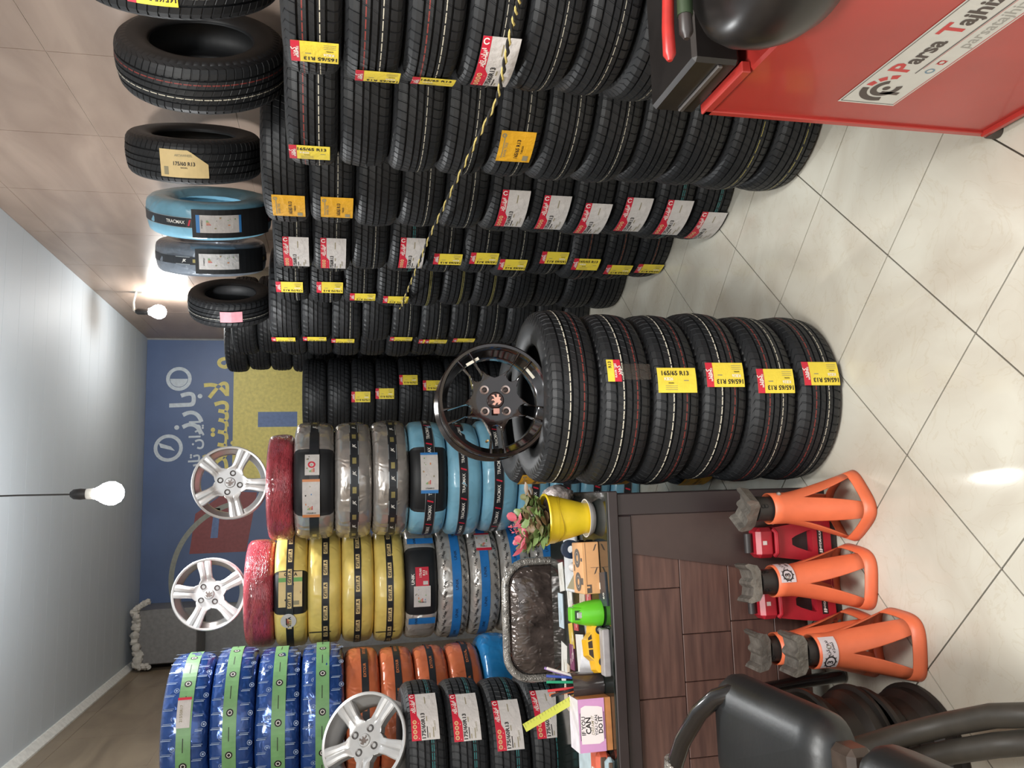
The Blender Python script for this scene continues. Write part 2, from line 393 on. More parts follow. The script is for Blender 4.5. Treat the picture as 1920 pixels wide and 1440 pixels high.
# ================================================================ TYRES
TR, TW = .285, .165           # radius and width of the modelled tyre; copies are scaled to their size
def rubber(name, lines, base=(31, 32, 34)):
    """black rubber; lines = [(height above the lower face, sRGB, half width, dashes per turn)] painted on the tread"""
    m = mat(name, base, .52, var=.16, vscale=14, spec=.42)
    nt = m.node_tree; b = nt.nodes['Principled BSDF']; tc = nt.nodes['Texture Coordinate']
    cur = b.inputs['Base Color'].links[0].from_socket
    sp = nt.nodes.new('ShaderNodeSeparateXYZ'); nt.links.new(tc.outputs['Object'], sp.inputs[0])
    at = nt.nodes.new('ShaderNodeMath'); at.operation = 'ARCTAN2'; nt.links.new(sp.outputs['X'], at.inputs[0]); nt.links.new(sp.outputs['Y'], at.inputs[1])
    xx = nt.nodes.new('ShaderNodeVectorMath'); xx.operation = 'LENGTH'
    cb = nt.nodes.new('ShaderNodeCombineXYZ'); nt.links.new(sp.outputs['X'], cb.inputs[0]); nt.links.new(sp.outputs['Y'], cb.inputs[1]); nt.links.new(cb.outputs[0], xx.inputs[0])
    tread = nt.nodes.new('ShaderNodeMath'); tread.operation = 'GREATER_THAN'; tread.inputs[1].default_value = .2790; nt.links.new(xx.outputs['Value'], tread.inputs[0])
    for z0, rgb, hw, nd in lines:
        d_ = nt.nodes.new('ShaderNodeMath'); d_.operation = 'COMPARE'; d_.inputs[1].default_value = z0; d_.inputs[2].default_value = hw; nt.links.new(sp.outputs['Z'], d_.inputs[0])
        mu = nt.nodes.new('ShaderNodeMath'); mu.operation = 'MULTIPLY'; nt.links.new(d_.outputs[0], mu.inputs[0]); nt.links.new(tread.outputs[0], mu.inputs[1])
        if nd:
            a2 = nt.nodes.new('ShaderNodeMath'); a2.operation = 'MULTIPLY'; a2.inputs[1].default_value = nd/(2*PI); nt.links.new(at.outputs[0], a2.inputs[0])
            fr = nt.nodes.new('ShaderNodeMath'); fr.operation = 'FRACT'; nt.links.new(a2.outputs[0], fr.inputs[0])
            gt = nt.nodes.new('ShaderNodeMath'); gt.operation = 'GREATER_THAN'; gt.inputs[1].default_value = .16; nt.links.new(fr.outputs[0], gt.inputs[0])
            m2 = nt.nodes.new('ShaderNodeMath'); m2.operation = 'MULTIPLY'; nt.links.new(mu.outputs[0], m2.inputs[0]); nt.links.new(gt.outputs[0], m2.inputs[1]); mu = m2
        mx = nt.nodes.new('ShaderNodeMix'); mx.data_type = 'RGBA'; nt.links.new(mu.outputs[0], mx.inputs['Factor']); nt.links.new(cur, mx.inputs['A']); mx.inputs['B'].default_value = (*lin(rgb), 1)
        cur = mx.outputs['Result']
    nt.links.new(cur, b.inputs['Base Color'])
    return m
W_, R_, T_, Yl, O_ = (206, 200, 182), (128, 52, 46), (60, 150, 150), (190, 178, 96), (150, 82, 56)
RUB = {'wr': rubber('rubber_white_red', [(.1000, W_, .0015, 60), (.0560, R_, .0018, 60)]),
       'rw': rubber('rubber_red_white', [(.1075, R_, .0016, 60), (.0620, W_, .0014, 60)]),
       'w': rubber('rubber_white', [(.0625, W_, .0010, 60)]),
       'tt': rubber('rubber_teal', [(.0585, T_, .0010, 60), (.0660, T_, .0010, 60)]),
       'yy': rubber('rubber_yellow', [(.0585, Yl, .0009, 0), (.0660, Yl, .0009, 0)]),
       'y': rubber('rubber_yellow_single', [(.0625, Yl, .0011, 30)]),
       'o': rubber('rubber_orange', [(.0825, O_, .0010, 60)]),
       'p': rubber('rubber_plain', [])}
def tyre_mesh(name, key, pitches, fine):
    H = TW/2; ang = 2*PI/pitches
    prof = [(.168, -.058, ''), (.176, -.071, ''), (.207, -.0805, ''), (.236, -.0825, ''), (.258, -.077, ''), (.270, -.069, 's'), (.2775, -.058, 's'), (.2805, -.045, 's'), (.2812, -.0405, 's')]
    for z0, z1, r in ((-.040, -.035, .2815), (-.0125, -.0075, .2842), (.0085, .0135, .2842), (.036, .041, .2815)):
        if z0 > -.04: prof.append((r, z0-.0008, 'r'))
        prof += [(r-.0075, z0, ''), (r-.0075, z1, '')]
        if z1 < .04: prof.append((r+.0005, z1+.0008, 'r'))
    prof += [(.2812, .0418, 's'), (.2805, .046, 's'), (.2775, .058, 's'), (.270, .069, 's'), (.258, .077, ''), (.236, .0825, ''), (.207, .0805, ''), (.176, .071, ''), (.168, .058, ''), (.19, .056, ''), (.255, .062, ''), (.266, 0, ''), (.255, -.062, ''), (.19, -.056, '')]
    fr = (0, .05, .15, .20) if fine else (0, .3)
    n = pitches*len(fr); k = len(prof); vs = []; fs = []
    for i in range(pitches):
        for fi, f in enumerate(fr):
            slot = (fi in (1, 2)) if fine else fi == 1
            for r, z, tg in prof:
                sh = .9*math.sin(z/.0825*1.7) if tg else 0
                a = (i+f+sh)*ang
                dr = 0
                if slot and tg == 's': dr = .0034
                if slot and tg == 'r': dr = .0014
                rr = r-dr
                vs.append((rr*math.sin(a), -rr*math.cos(a), z+H))
    for i in range(n):
        j = (i+1) % n
        for q in range(k):
            q2 = (q+1) % k; fs.append((i*k+q, j*k+q, j*k+q2, i*k+q2))
    b = MB(); b.add(vs, fs, 0, False); me = b.mesh(name, RUB[key])
    sm = [not (prof[f % k][2] or prof[(f+1) % k][2]) for f in range(n*k)]
    me.polygons.foreach_set('use_smooth', sm)
    return me
_TM = {}
def tyre(key, x, y, z, R=TR, W=TW, rot=None, fine=True, M=None, name='tyre'):
    mk = (key, fine)
    if mk not in _TM: _TM[mk] = tyre_mesh('tyre', key, 64 if fine else 46, fine)
    o = link(name, _TM[mk])
    if M is not None: o.matrix_local = M @ Matrix.Diagonal((R/TR, R/TR, W/TW, 1))
    else:
        o.location = (x, y, z); o.scale = (R/TR, R/TR, W/TW); o.rotation_euler = (0, 0, random.uniform(0, 6.28) if rot is None else rot)
    return o
# ---------------------------------------------------------------- paper labels
m_py = mat('paper_yellow', (238, 213, 70), .55, var=.05, bump=.25, bscale=40); m_pa = mat('paper_amber', (226, 168, 40), .55, var=.06, bump=.4, bscale=35)
m_pr = mat('paper_red', (206, 40, 62), .5, var=.05); m_pw = mat('paper_white', (206, 200, 196), .55, var=.05, bump=.35, bscale=40)
m_ink = mat('ink_black', (34, 28, 28), .6, var=0); m_gr = mat('ink_grey', (150, 140, 110), .6, var=0); m_wh = mat('ink_white', (240, 236, 228), .6, var=0)
m_pb = mat('paper_beige', (222, 196, 140), .6, var=.05); m_bl = mat('ink_blue', (60, 130, 196), .5, var=0); m_gn = mat('ink_green', (110, 170, 90), .5, var=0); m_or = mat('ink_orange', (214, 140, 90), .5, var=0)
LM = [m_py, m_pr, m_ink, m_gr, m_wh, m_pa, m_pw, m_pb, m_bl, m_gn, m_or]
FA_TYRE = '\uFEAE\uFBFE\uFE8E\uFE97'; FA_IRAN = '\uFEE5\uFE8D\uFEAE\uFBFE\uFE8D'; FA_KAVIR = '\uFEAE\uFBFE\uFEEE\uFB90'
def lab_yellow(size='165/65 R13', red=True, flip=True, L=.128, Q=.078):
    """yellow tread label with red end; the words run down the tread, upside down or not"""
    d = Decal(); r = .024 if red else 0
    d.rect(-L/2, -Q/2, L/2, Q/2, 0, 0, 6, 4)
    if red:
        d.rect(-L/2, -Q/2, -L/2+r, Q/2, 1, 1, 6, 1)
        d.text(FA_KAVIR, -L/2+r*.36, 0, .022, 4, 2, 90, .02); d.text('KAVIR TIRE', -L/2+r*.78, 0, .0085, 4, 2, 90, .02)
    s = -1 if flip else 1; rt = 180 if flip else 0; c = r/2
    d.text(size, c+(.004 if flip else -.006), s*Q*.27, .0195, 2, 2, rt, .03, 1.04)
    d.text('KB26', c+(.026 if flip else -.028), s*Q*.04, .0135, 4, 2, rt, .02)
    d.text('RADIAL', c+(.028 if flip else -.02), -s*Q*.12, .0055, 2, 2, rt, .03)
    for k in range(3): d.rect(c+(.012 if flip else -.04), -s*(Q*.22+.006*k), c+(.045 if flip else .0), -s*(Q*.22+.006*k)-.0014*s, 3, 2)
    d.rect(c-.038*(1 if flip else -1), -.003, c-.022*(1 if flip else -1), .0, 3, 2)
    return d
def lab_amber():
    d = Decal(); d.rect(-.058, -.062, .058, .062, 5, 0, 8, 4)
    d.text('165/65 R13', .006, -.006, .017, 2, 2, 90, .03); d.text('TUBELESS', .022, -.006, .008, 2, 2, 90, .02)
    d.rect(-.045, -.045, -.042, .05, 3, 2, 4, 1); d.text('KAVIR TIRE', -.034, -.01, .012, 3, 2, 90, .02)
    d.ring(-.046, .045, .004, .008, 3, 2); d.rect(.03, -.054, .048, -.03, 3, 2)
    return d
def lab_iran(size='175/60R13', q=.2, P=.108):
    """red and white maker's label, lettering level"""
    d = Decal(); h = q/2
    d.rect(-P/2, -h, P/2, h, 6, 0, 12, 3)
    d.rect(-P/2, -h, -P/2+.025, h, 1, 1, 14, 1); d.rect(-P/2+.025, -h, -P/2+.037, -h*.28, 1, 1, 6, 1); d.poly([(-P/2+.025, -h*.28), (-P/2+.037, -h*.28), (-P/2+.025, -h*.05)], 1, 1)
    d.ring(-P/2+.012, h-.014, .006, .0095, 4, 2, 16, .6, 5.9)
    d.text(FA_TYRE+' '+FA_IRAN, -P/2+.0095, h*.36, .0165, 4, 2, 90, .03, 1.1); d.text('IRAN TIRE', -P/2+.0195, h*.34, .0085, 4, 2, 90, .04, 1.15)
    for k in range(4): d.ring(-P/2+.014, -h+.014+.0185*k, .0048, .0078, 7, 2, 14); d.disc(-P/2+.014, -h+.014+.0185*k, .0026, 10 if k % 2 else 3, 2, 10)
    d.rect(-P/2+.028, -h+.006, -P/2+.0295, -h*.35, 4, 2)
    d.text(size, -P/2+.048, -h*.46, .0205, 2, 2, 90, .03, 1.15)
    for a, (p0, q0, q1) in enumerate(((.060, -.92, -.5), (.060, -.3, -.1), (.068, -.92, -.75), (.083, -.92, -.55), (.06, .45, .8))):
        d.rect(-P/2+p0, h*q0, -P/2+p0+.0035, h*q1, 3 if a else 2, 2, 2, 1)
    d.text('GARANTI', -P/2+.092, -h*.5, .009, 3, 2, 90, .01)
    return d
def lab_worn(L=.19, Q=.1):
    d = Decal()
    cut = lambda p: Q/2 if p < L*.1 else Q/2-(p-L*.1)/(L*.4)*Q*.5
    for i in range(12):
        p0, p1 = -L/2+L*i/12, -L/2+L*(i+1)/12; d.raw([(p0, -Q/2), (p1, -Q/2), (p1, cut(p1)), (p0, cut(p0))], [(0, 1, 2, 3)], 7, 0)
    d.text('175/60 R13', 0, 0, .019, 2, 2, 0, .03); d.text('RADIAL', .0, -.014, .008, 2, 2, 0, .02); d.text('ARTAWHEEL', .0, .03, .012, 3, 2, 0, .02)
    d.rect(-.08, -.042, -.062, -.012, 3, 2)
    return d
_LMESH = {}
def stick(t, kind, zl, ang, *a, tilt=0., dp=0., **k):
    """label on a tyre's tread: zl height in the tyre's own 0..TW, ang = the way it faces (degrees, 0 = towards the shop front)"""
    key = (kind, a, tuple(sorted(k.items())))
    if key not in _LMESH:
        _LMESH[key] = {'y': lab_yellow, 'a': lab_amber, 'i': lab_iran, 'worn': lab_worn, 'eu': lab_eu, 'fin': lab_fin}[kind](*a, **k).mesh('paper_label', LM, wrap(.2858, 0), h0=.0008, dh=.0003)
    o = link('paper_label', _LMESH[key], t, (0, 0, zl)); o.rotation_euler = (0, 0, math.radians(ang)-t.rotation_euler.z)
    return o
def bits(d, p0, p1, q0, q1, seed=3, n=9):
    """small pictograms and rating bars on an energy label"""
    rr = random.Random(seed)
    for k in range(n):
        p, q = rr.uniform(p0, p1), rr.uniform(q0, q1); s = rr.uniform(.002, .0045)
        d.rect(p, q, p+s*1.2, q+s*rr.uniform(1, 2.6), rr.choice((2, 3, 8, 9, 10)), 2)
    for k in range(5): d.rect(p0+(p1-p0)*.3+.0045*k, q0+.004, p0+(p1-p0)*.3+.0045*k+.003, q0+.012+.003*k, (9, 9, 10, 10, 1)[k], 2)
def lab_eu(L=.17, Q=.08, head=8, seed=3, code='175/60R13'):
    """tall white energy label with a coloured head; L runs along the tread's circumference"""
    d = Decal(); d.rect(-Q/2, -L/2, Q/2, L/2, 6, 0, 10, 2)
    d.rect(-Q/2, -L/2, Q/2, -L/2+.016, head, 1, 2, 1); d.rect(-Q/2, L/2-.012, Q/2, L/2, head, 1, 2, 1)
    d.text(code, 0, -L/2+.024, .009, 2, 2, 0, .03); bits(d, -Q*.42, Q*.3, -L*.3, L*.36, seed)
    return d
def lab_fin(L=.08, Q=.075):
    d = Decal(); d.rect(-Q/2, -L/2, Q/2, L/2, 6, 0, 6, 2); d.ring(-.002, 0, .009, .016, 1, 1); d.rect(-Q*.4, -L*.2, -Q*.3, L*.3, 3, 1); bits(d, -Q*.4, Q*.3, -L*.4, L*.4, 8, 4)
    return d
# ---------------------------------------------------------------- right-hand wall: a row of tall stacks
def stack(desc, x, y, n, top, key, R=TR, W=None, fine=True, group=None, keys=None, jit=.012):
    """n tyres lying flat, one on another; returns them from the floor up"""
    out = []; pt = top/n
    for k in range(n):
        kk = keys[k] if keys else key
        t = tyre(kk, x+random.uniform(-jit, jit), y+random.uniform(-jit, jit), k*pt, R, pt*1.0, None, fine)
        pos = 'top' if k == n-1 else ORD[k]
        tag(t, f'black tyre, {pos} {"" if k in (0, n-1) else "from the floor "}in {desc}', 'tyre', group); out.append(t)
    return out
random.seed(21)
GRP = 'tyres stacked along the right wall'
c1 = stack('the right-wall stack nearest the red machine', 1.305, 1.835, 12, 1.672, 'rw', R=.277, jit=.006, group=GRP, keys=['w']*5+['w', 'w', 'w', 'w', 'rw', 'rw', 'rw'])
c2 = stack('the second right-wall stack from the front', 1.31, 2.41, 11, 1.69, 'rw', R=.278, jit=.006, group=GRP, keys=['y', 'y', 'p', 'p', 'w', 'w', 'w', 'w', 'w', 'p', 'rw'])
c3 = stack('the third right-wall stack from the front', 1.32, 2.99, 11, 1.80, 'p', R=.282, jit=.008, group=GRP, keys=['tt', 'tt', 'p', 'p', 'p', 'p', 'w', 'w', 'p', 'w', 'p'])
c4 = stack('the fourth right-wall stack from the front', 1.31, 3.58, 11, 1.80, 'w', group=GRP, keys=['o', 'o', 'o', 'w', 'w', 'w', 'w', 'tt', 'w', 'w', 'w'])
c5 = stack('the fifth right-wall stack from the front', 1.30, 4.18, 11, 1.83, 'yy', group=GRP, keys=['p', 'p', 'p', 'p', 'yy', 'yy', 'yy', 'w', 'w', 'w', 'w'])
c6 = stack('the sixth right-wall stack from the front', 1.23, 4.86, 11, 1.90, 'w', fine=False, group=GRP, keys=['p', 'p', 'p', 'w', 'w', 'w', 'w', 'p', 'w', 'p', 'p'])
c7 = stack('the seventh right-wall stack from the front', 1.25, 5.47, 11, 1.88, 'p', fine=False, group=GRP)
c8 = stack('the eighth right-wall stack from the front', 1.36, 6.06, 13, 2.24, 'p', fine=False, group=GRP)
c9 = stack('the farthest right-wall stack', 1.33, 6.68, 14, 2.36, 'p', fine=False, group=GRP)
cp = stack('the dark stack behind the silver-wrapped tyres', .80, 6.3, 10, 1.76, 'p', fine=False, group='tyres stacked at the back')
def lab_at(st, z, kind, ang, *a, **k):
    n = len(st); top = st[-1].location.z+st[-1].scale.z*TW; i = min(n-1, int(z/(top/n)))
    t = st[i]; zl = (z-t.location.z)/t.scale.z
    zl = min(max(zl, .065), TW-.065) if kind != 'worn' else zl
    return stick(t, kind, zl, ang, *a, **k)
lab_at(c1, 1.597, 'y', -84); lab_at(c1, 1.41, 'y', -100); lab_at(c1, 1.288, 'y', -106, '165/65 R13', True, False); lab_at(c1, 1.146, 'i', -84)
lab_at(c2, 1.622, 'y', -83, '165/65 R13', True, False); lab_at(c2, 1.004, 'a', -66)
lab_at(c3, 1.708, 'a', -73); lab_at(c3, 1.512, 'a', -74)
for z, a in ((.852, -66), (.679, -69), (.54, -73), (.371, -68), (.22, -66), (.06, -76)): lab_at(c3, z, 'i', a)
for z, a in ((1.704, -68), (1.548, -66), (1.191, -65)): lab_at(c4, z, 'i', a)
for z, a, f in ((1.046, -69, True), (.885, -67, True), (.747, -69, True), (.557, -63, True), (.407, -65, False), (.236, -73, True), (.079, -75, True)): lab_at(c4, z, 'y', a, '165/65 R13', True, f)
for z, a in ((1.758, -64), (1.558, -61), (1.398, -77), (1.229, -77)): lab_at(c5, z, 'y', a, '175/70 R13')
for z in (1.827, 1.65, 1.495, 1.195, 1.033, .895, .726): lab_at(c6, z, 'y', -84, '175/70 R13')
for z, a in ((1.383, -10), (1.185, -6), (1.017, 13), (.842, 7)): lab_at(cp, z, 'y', a, '175/70 R13')
# the free-standing stack in the middle of the floor
random.seed(4)
fs_ = stack('the six-tyre stack standing alone on the floor', .3, 2.475, 6, .95, 'wr', R=.276, group='tyres of the free-standing stack', keys=['rw', 'rw', 'wr', 'wr', 'wr', 'wr'], jit=.008)
stick(fs_[3], 'y', .088, 5, '165/65 R13', False, False); stick(fs_[2], 'y', .088, 6.3); stick(fs_[1], 'y', .086, 4.6); stick(fs_[0], 'y', .086, 9.3)
d = Decal(); d.rect(-.022, -.035, .0, .035, 0, 0, 5, 1); d.rect(0, -.035, .022, .035, 1, 0, 5, 1); d.text(FA_KAVIR, .015, 0, .02, 4, 2, 90, .02); d.text('KAVIR TIRE', .005, 0, .009, 4, 2, 90, .02); d.text('R13', -.012, .018, .014, 2, 2, 90, .02)
o = d.build('paper_label', LM, wrap(.2858, .128), fs_[4], .0008, .0003); o.rotation_euler = (0, 0, math.radians(11)-fs_[4].rotation_euler.z)
d = Decal(); d.rect(.0, -.024, .095, .026, 0, 0, 6, 6)
o = d.build('clear_tape', [mat('clear_tape', (110, 102, 94), .1, var=0, bump=.5, bscale=60, alpha=.22, stretch=(1, 1, .25))], wrap(.2858, .106), fs_[4], .001); o.rotation_euler = (0, 0, math.radians(10)-fs_[4].rotation_euler.z)
# black tyres stacked on the left beside the desk, with red and white labels
random.seed(9)
bl = stack('the labelled stack at the left behind the desk', -1.03, 3.44, 8, 1.285, 'tt', R=.28, group='labelled tyres behind the desk')
for k, (z, a) in enumerate(((1.224, 45), (1.06, 42), (.911, 35), (.756, 38))): stick(bl[7-k], 'i', .088, a)
# tyre with a yellow sticker standing behind the desk next to the free-standing stack
# ================================================================ TYRES WRAPPED IN FILM
WR, WW = .29, .172
def film(name, rgb, rough=.28, metal=0., bump=.5, bscale=18, coat=.3, var=.18, stretch=(1, 1, 1), vscale=8):
    """creased plastic film: ridged noise for the folds"""
    m = mat(name, rgb, rough, metal, var, vscale, bump, bscale, coat, stretch=stretch); nt = m.node_tree
    n = [x for x in nt.nodes if x.type == 'TEX_NOISE'][-1]; n.noise_type = 'RIDGED_MULTIFRACTAL'; n.inputs['Scale'].default_value = bscale*1.5; n.inputs['Detail'].default_value = 3; n.inputs['Distortion'].default_value = .6
    bp = [x for x in nt.nodes if x.type == 'BUMP'][0]; bp.inputs['Distance'].default_value = .008; bp.inputs['Strength'].default_value = min(1, bump+.25)
    return m
F_ = {'silver': film('film_silver', (176, 170, 164), .24, .55, .6, 14), 'sky': film('film_sky', (124, 178, 202), .3, 0, .35, 12), 'yellow': film('film_yellow', (228, 202, 112), .33, .0, .4, 12),
      'unik': film('film_foil', (198, 193, 187), .26, .45, .8, 16), 'orange': film('film_orange', (196, 106, 70), .25, .1, .6, 14), 'navy': film('film_navy', (44, 80, 148), .16, .3, .8, 18, .6),
      'red': film('film_red', (168, 62, 72), .22, 0, .7, 30, .5, .3, (1, 1, 5)), 'cyan': film('film_cyan', (36, 116, 172), .22, .1, .5, 14), 'grey': film('film_grey', (120, 128, 138), .3, .3, .4)}
WPROF = [(.155, -.052), (.175, -.076), (.207, -.085), (.242, -.086), (.268, -.079), (.282, -.066), (.2865, -.05), (.289, -.033), (.29, -.016), (.29, 0), (.29, .016), (.289, .033), (.2865, .05), (.282, .066), (.268, .079), (.242, .086), (.207, .085), (.175, .076), (.155, .052), (.19, .03), (.19, -.03)]
def wrapped_mesh(key, win, seed):
    rr = random.Random(seed); n = 200; k = len(WPROF); b = MB(); vs = []; fs = []; mi = []
    ws = [(rr.randint(3, 12), rr.uniform(-40, 40), rr.uniform(0, 6.28), rr.uniform(.0004, .0011)) for _ in range(6)]
    cr = [(rr.uniform(0, 2*PI), rr.uniform(-6, 6), rr.uniform(.02, .055), rr.uniform(.0012, .0036), rr.uniform(-.06, .06), rr.uniform(.02, .06)) for _ in range(46)]   # single folds: place, slant, width, depth, centre and reach across the tread
    inside = lambda a: win and win[0] < ((math.degrees(a)+180) % 360)-180 < win[1]
    for i in range(n):
        a = 2*PI*i/n
        for r, z in WPROF:
            dr = sum(am*math.sin(f*a+g*z+ph) for f, g, ph, am in ws)
            for c0, sl, wd, dp, zc, zr in cr:
                u = ((a-c0-sl*z+PI) % (2*PI)-PI)/wd
                if -1 < u < 1 and abs(z-zc) < zr: dr -= dp*(1-abs(u))*(1-abs(z-zc)/zr)
            if inside(a): dr = -.006
            vs.append(((r+dr)*math.sin(a), -(r+dr)*math.cos(a), z+WW/2))
    for i in range(n):
        j = (i+1) % n
        for q in range(k):
            q2 = (q+1) % k; fs.append((i*k+q, j*k+q, j*k+q2, i*k+q2)); mi.append(1 if inside(2*PI*(i+.5)/n) and 3 <= q <= 15 else 0)
    b.add(vs, fs, 0, True); b.mi = mi
    return b.mesh('wrapped_tyre', [F_[key], RUB['p']])
m_bk = mat('band_black', (38, 40, 44), .35, var=.1); m_bgrn = mat('band_green', (116, 162, 108), .4, var=.1); m_bblu = mat('band_blue', (44, 120, 190), .35, var=.08); m_bsil = mat('band_edge', (170, 176, 178), .3, .5)
BM = [m_bk, m_wh, m_ink, m_pr, m_bgrn, m_bblu, m_bsil, mat('band_gold', (160, 148, 96), .35, .4), mat('band_orange', (206, 120, 70), .4), m_pb]
def band(kind):
    d = Decal(); full = PI*WR*.999
    hw = {'giti': .019, 'trac': .021, 'jk': .020, 'unik': .024, 'ext': .017, 'green': .026}[kind]; base = {'unik': 5, 'green': 4}.get(kind, 0)
    d.rect(-hw, -full, hw, full, base, 0, 90, 1)
    step = {'giti': .112, 'trac': .145, 'jk': .14, 'unik': .15, 'ext': .15, 'green': .15}[kind]
    for k in range(-4, 5):
        q = k*step
        if kind == 'giti': d.rect(-.0105, q-.038, .0105, q+.038, 9, 1, 6, 1); d.text('GITI A', 0, q, .0225, 2, 2, 90, .03, 1.0)
        if kind == 'trac':
            d.text('TRACMAX', 0, q, .0215, 1, 1, 90, .01, .92); d.poly([(-.014, q+.068), (-.014, q+.076), (.014, q+.068), (.014, q+.060)], 3, 1)
        if kind == 'jk':
            d.text('JK', 0, q, .02, 1, 1, 90, .02, 1, .3); d.rect(-.009, q+.045, .009, q+.075, 7, 1, 3, 1); d.rect(-hw, q-.05, -hw+.003, q+.03, 6, 1, 6, 1); d.rect(hw-.003, q-.05, hw, q+.03, 6, 1, 6, 1)
        if kind == 'unik': d.text('UNIK', 0, q, .021, 2, 1, 90, .01, 1.1)
        if kind == 'ext': d.text('EXTOUR', 0, q, .019, 8, 1, 90, .01, 1.05)
        if kind == 'green': d.disc(0, q, .014, 2, 1, 14); d.ring(0, q, .006, .0085, 1, 2, 10); d.rect(-.003, q+.05, .0, q+.1, 2, 1, 3, 1)
    if kind in ('trac',): d.rect(-hw-.002, -full, -hw, full, 6, 0, 90, 1); d.rect(hw, -full, hw+.002, full, 6, 0, 90, 1)
    return d
def foil_print(kind):
    d = Decal()
    for a in range(-8, 9):
        for r_ in range(2):
            q = a*.052+(.026 if r_ else 0); p = -.052 if r_ == 0 else .055
            if kind == 'unik': d.text('UNIK', p, q, .017, 0, 0, 118 if r_ else 70, .02, 1.1)
            else:
                d.rect(p-.022, q-.003, p+.012, q, 1, 0); d.rect(p-.018, q+.003, p+.016, q+.0045, 1, 0)
                if a % 2 == r_: d.ring(p+.018, q+.02, .0075, .0095, 1, 0, 14); d.disc(p+.018, q+.02, .004, 1, 0, 8)
    return d
_WM = {}
def wrapped(key, x, y, z, h, label, R=WR, face=0., win=None, bandk=None, bz=0., group=None, M=None, foil=None, seed=None):
    """face: the way the band's lettering and any opening look (degrees)"""
    sd = seed if seed is not None else random.randint(0, 5)
    mk = (key, win, sd)
    if mk not in _WM: _WM[mk] = wrapped_mesh(key, win, sd)
    t = link('wrapped_tyre', _WM[mk]); S = (R/WR, R/WR, h/WW)
    if M is not None: t.matrix_local = M @ Matrix.Diagonal((*S, 1))
    else: t.location = (x, y, z); t.scale = S; t.rotation_euler = (0, 0, math.radians(face))
    tag(t, label, 'tyre', group)
    if bandk:
        if ('b', bandk) not in _WM: _WM['b', bandk] = band(bandk).mesh('printed_band', BM, wrap(WR, 0), h0=.0025, dh=.0004)
        link('printed_band', _WM['b', bandk], t, (0, 0, WW/2+bz))
    if foil:
        if ('f', foil) not in _WM: _WM['f', foil] = foil_print(foil).mesh('film_print', [m_ink, mat('print_pale', (150, 168, 196), .4, var=0)], wrap(WR-.004, 0), h0=.004, dh=.0004)
        link('film_print', _WM['f', foil], t, (0, 0, WW/2))['kind'] = 'stuff'
    return t
def wlabel(t, kind, q, dz=0., **k):
    """paper label on a wrapped tyre; q degrees to the right of its front"""
    d = {'eu': lab_eu, 'fin': lab_fin}[kind](**k)
    o = link('paper_label', d.mesh('paper_label', LM, wrap(WR+.003, 0), h0=.001, dh=.0004), t, (0, 0, WW/2+dz)); o.rotation_euler = (0, 0, math.radians(q)); return o
random.seed(31)
GS, GY, GB = 'film-wrapped tyres in the silver and sky-blue stack', 'film-wrapped tyres in the yellow and foil stack', 'film-wrapped tyres in the navy and orange stack'
# --- stack 1: sky blue below, silver above, a red one on top
X, Y = .1, 4.2; z = 0
for k in range(4):
    wrapped('sky', X+random.uniform(-.01, .01), Y, z, .161, f'sky-blue wrapped tyre, {ORD[k]} in the stack under the silver ones', face=-1, bandk='trac', group=GS); z += .161
wrapped('sky', X+.005, Y, .645, .183, 'sky-blue wrapped tyre just above the plant leaves', face=8, bandk='trac', bz=.012, group=GS)
wrapped('sky', X-.01, Y, .828, .17, 'sky-blue wrapped tyre in the middle, whole band visible', face=-6, bandk='trac', bz=.012, group=GS)
t = wrapped('sky', X, Y, 1.0, .185, 'sky-blue wrapped tyre with an open window and tall label', face=-1, win=(-36, 30), bandk=None, group=GS)
b_ = link('printed_band', _WM['b', 'trac'], t, (0, 0, WW/2-.004)); b_.rotation_euler = (0, 0, .35)
wlabel(t, 'eu', 4, .0, L=.2, Q=.078, head=8, seed=5)
wrapped('silver', X+.004, Y, 1.185, .177, 'silver wrapped tyre, lowest of the three silver ones', face=-2, bandk='jk', bz=-.006, group=GS, seed=2)
wrapped('silver', X-.004, Y, 1.362, .178, 'silver wrapped tyre, middle of the three silver ones', face=5, bandk='jk', bz=-.002, group=GS, seed=3)
t = wrapped('silver', X, Y, 1.54, .19, 'silver wrapped tyre with an open window and two labels', face=-1, win=(-36, 30), group=GS)
b_ = link('printed_band', _WM['b', 'jk'], t, (0, 0, WW/2)); b_.rotation_euler = (0, 0, 3.0)
wlabel(t, 'eu', -18, .012, L=.19, Q=.072, head=10, seed=7); wlabel(t, 'fin', 14, .008, L=.1, Q=.06)
wrapped('red', X-.03, Y+.01, 1.73, .128, 'red wrapped tyre on top of the silver stack', R=.262, face=0, group=GS)
# --- stack 2: foil below, yellow above, a red one on top
X, Y = -.45, 4.45; z = 0
for k in range(3): wrapped('unik', X+random.uniform(-.01, .01), Y, z, .1775, f'printed foil wrapped tyre, {ORD[k]} in the stack under the yellow ones', face=4, bandk='unik', foil='unik', group=GY); z += .1775
wrapped('unik', X+.01, Y, .5325, .165, 'printed foil wrapped tyre beside the wrapped chair back', face=25, bandk='unik', bz=.004, foil='unik', group=GY, seed=1)
t = wrapped('unik', X, Y, .6975, .1625, 'printed foil wrapped tyre with a white label at its right side', face=12, bandk='unik', bz=.004, foil='unik', group=GY, seed=4); wlabel(t, 'eu', 34, .0, L=.12, Q=.085, head=1, seed=2)
wrapped('unik', X-.005, Y, .86, .165, 'printed foil wrapped tyre without label, blue band', face=2, bandk='unik', bz=-.012, foil='unik', group=GY, seed=2)
t = wrapped('unik', X, Y, 1.025, .165, 'foil wrapped tyre with an open window and red label', face=8, win=(-38, 34), foil=None, group=GY)
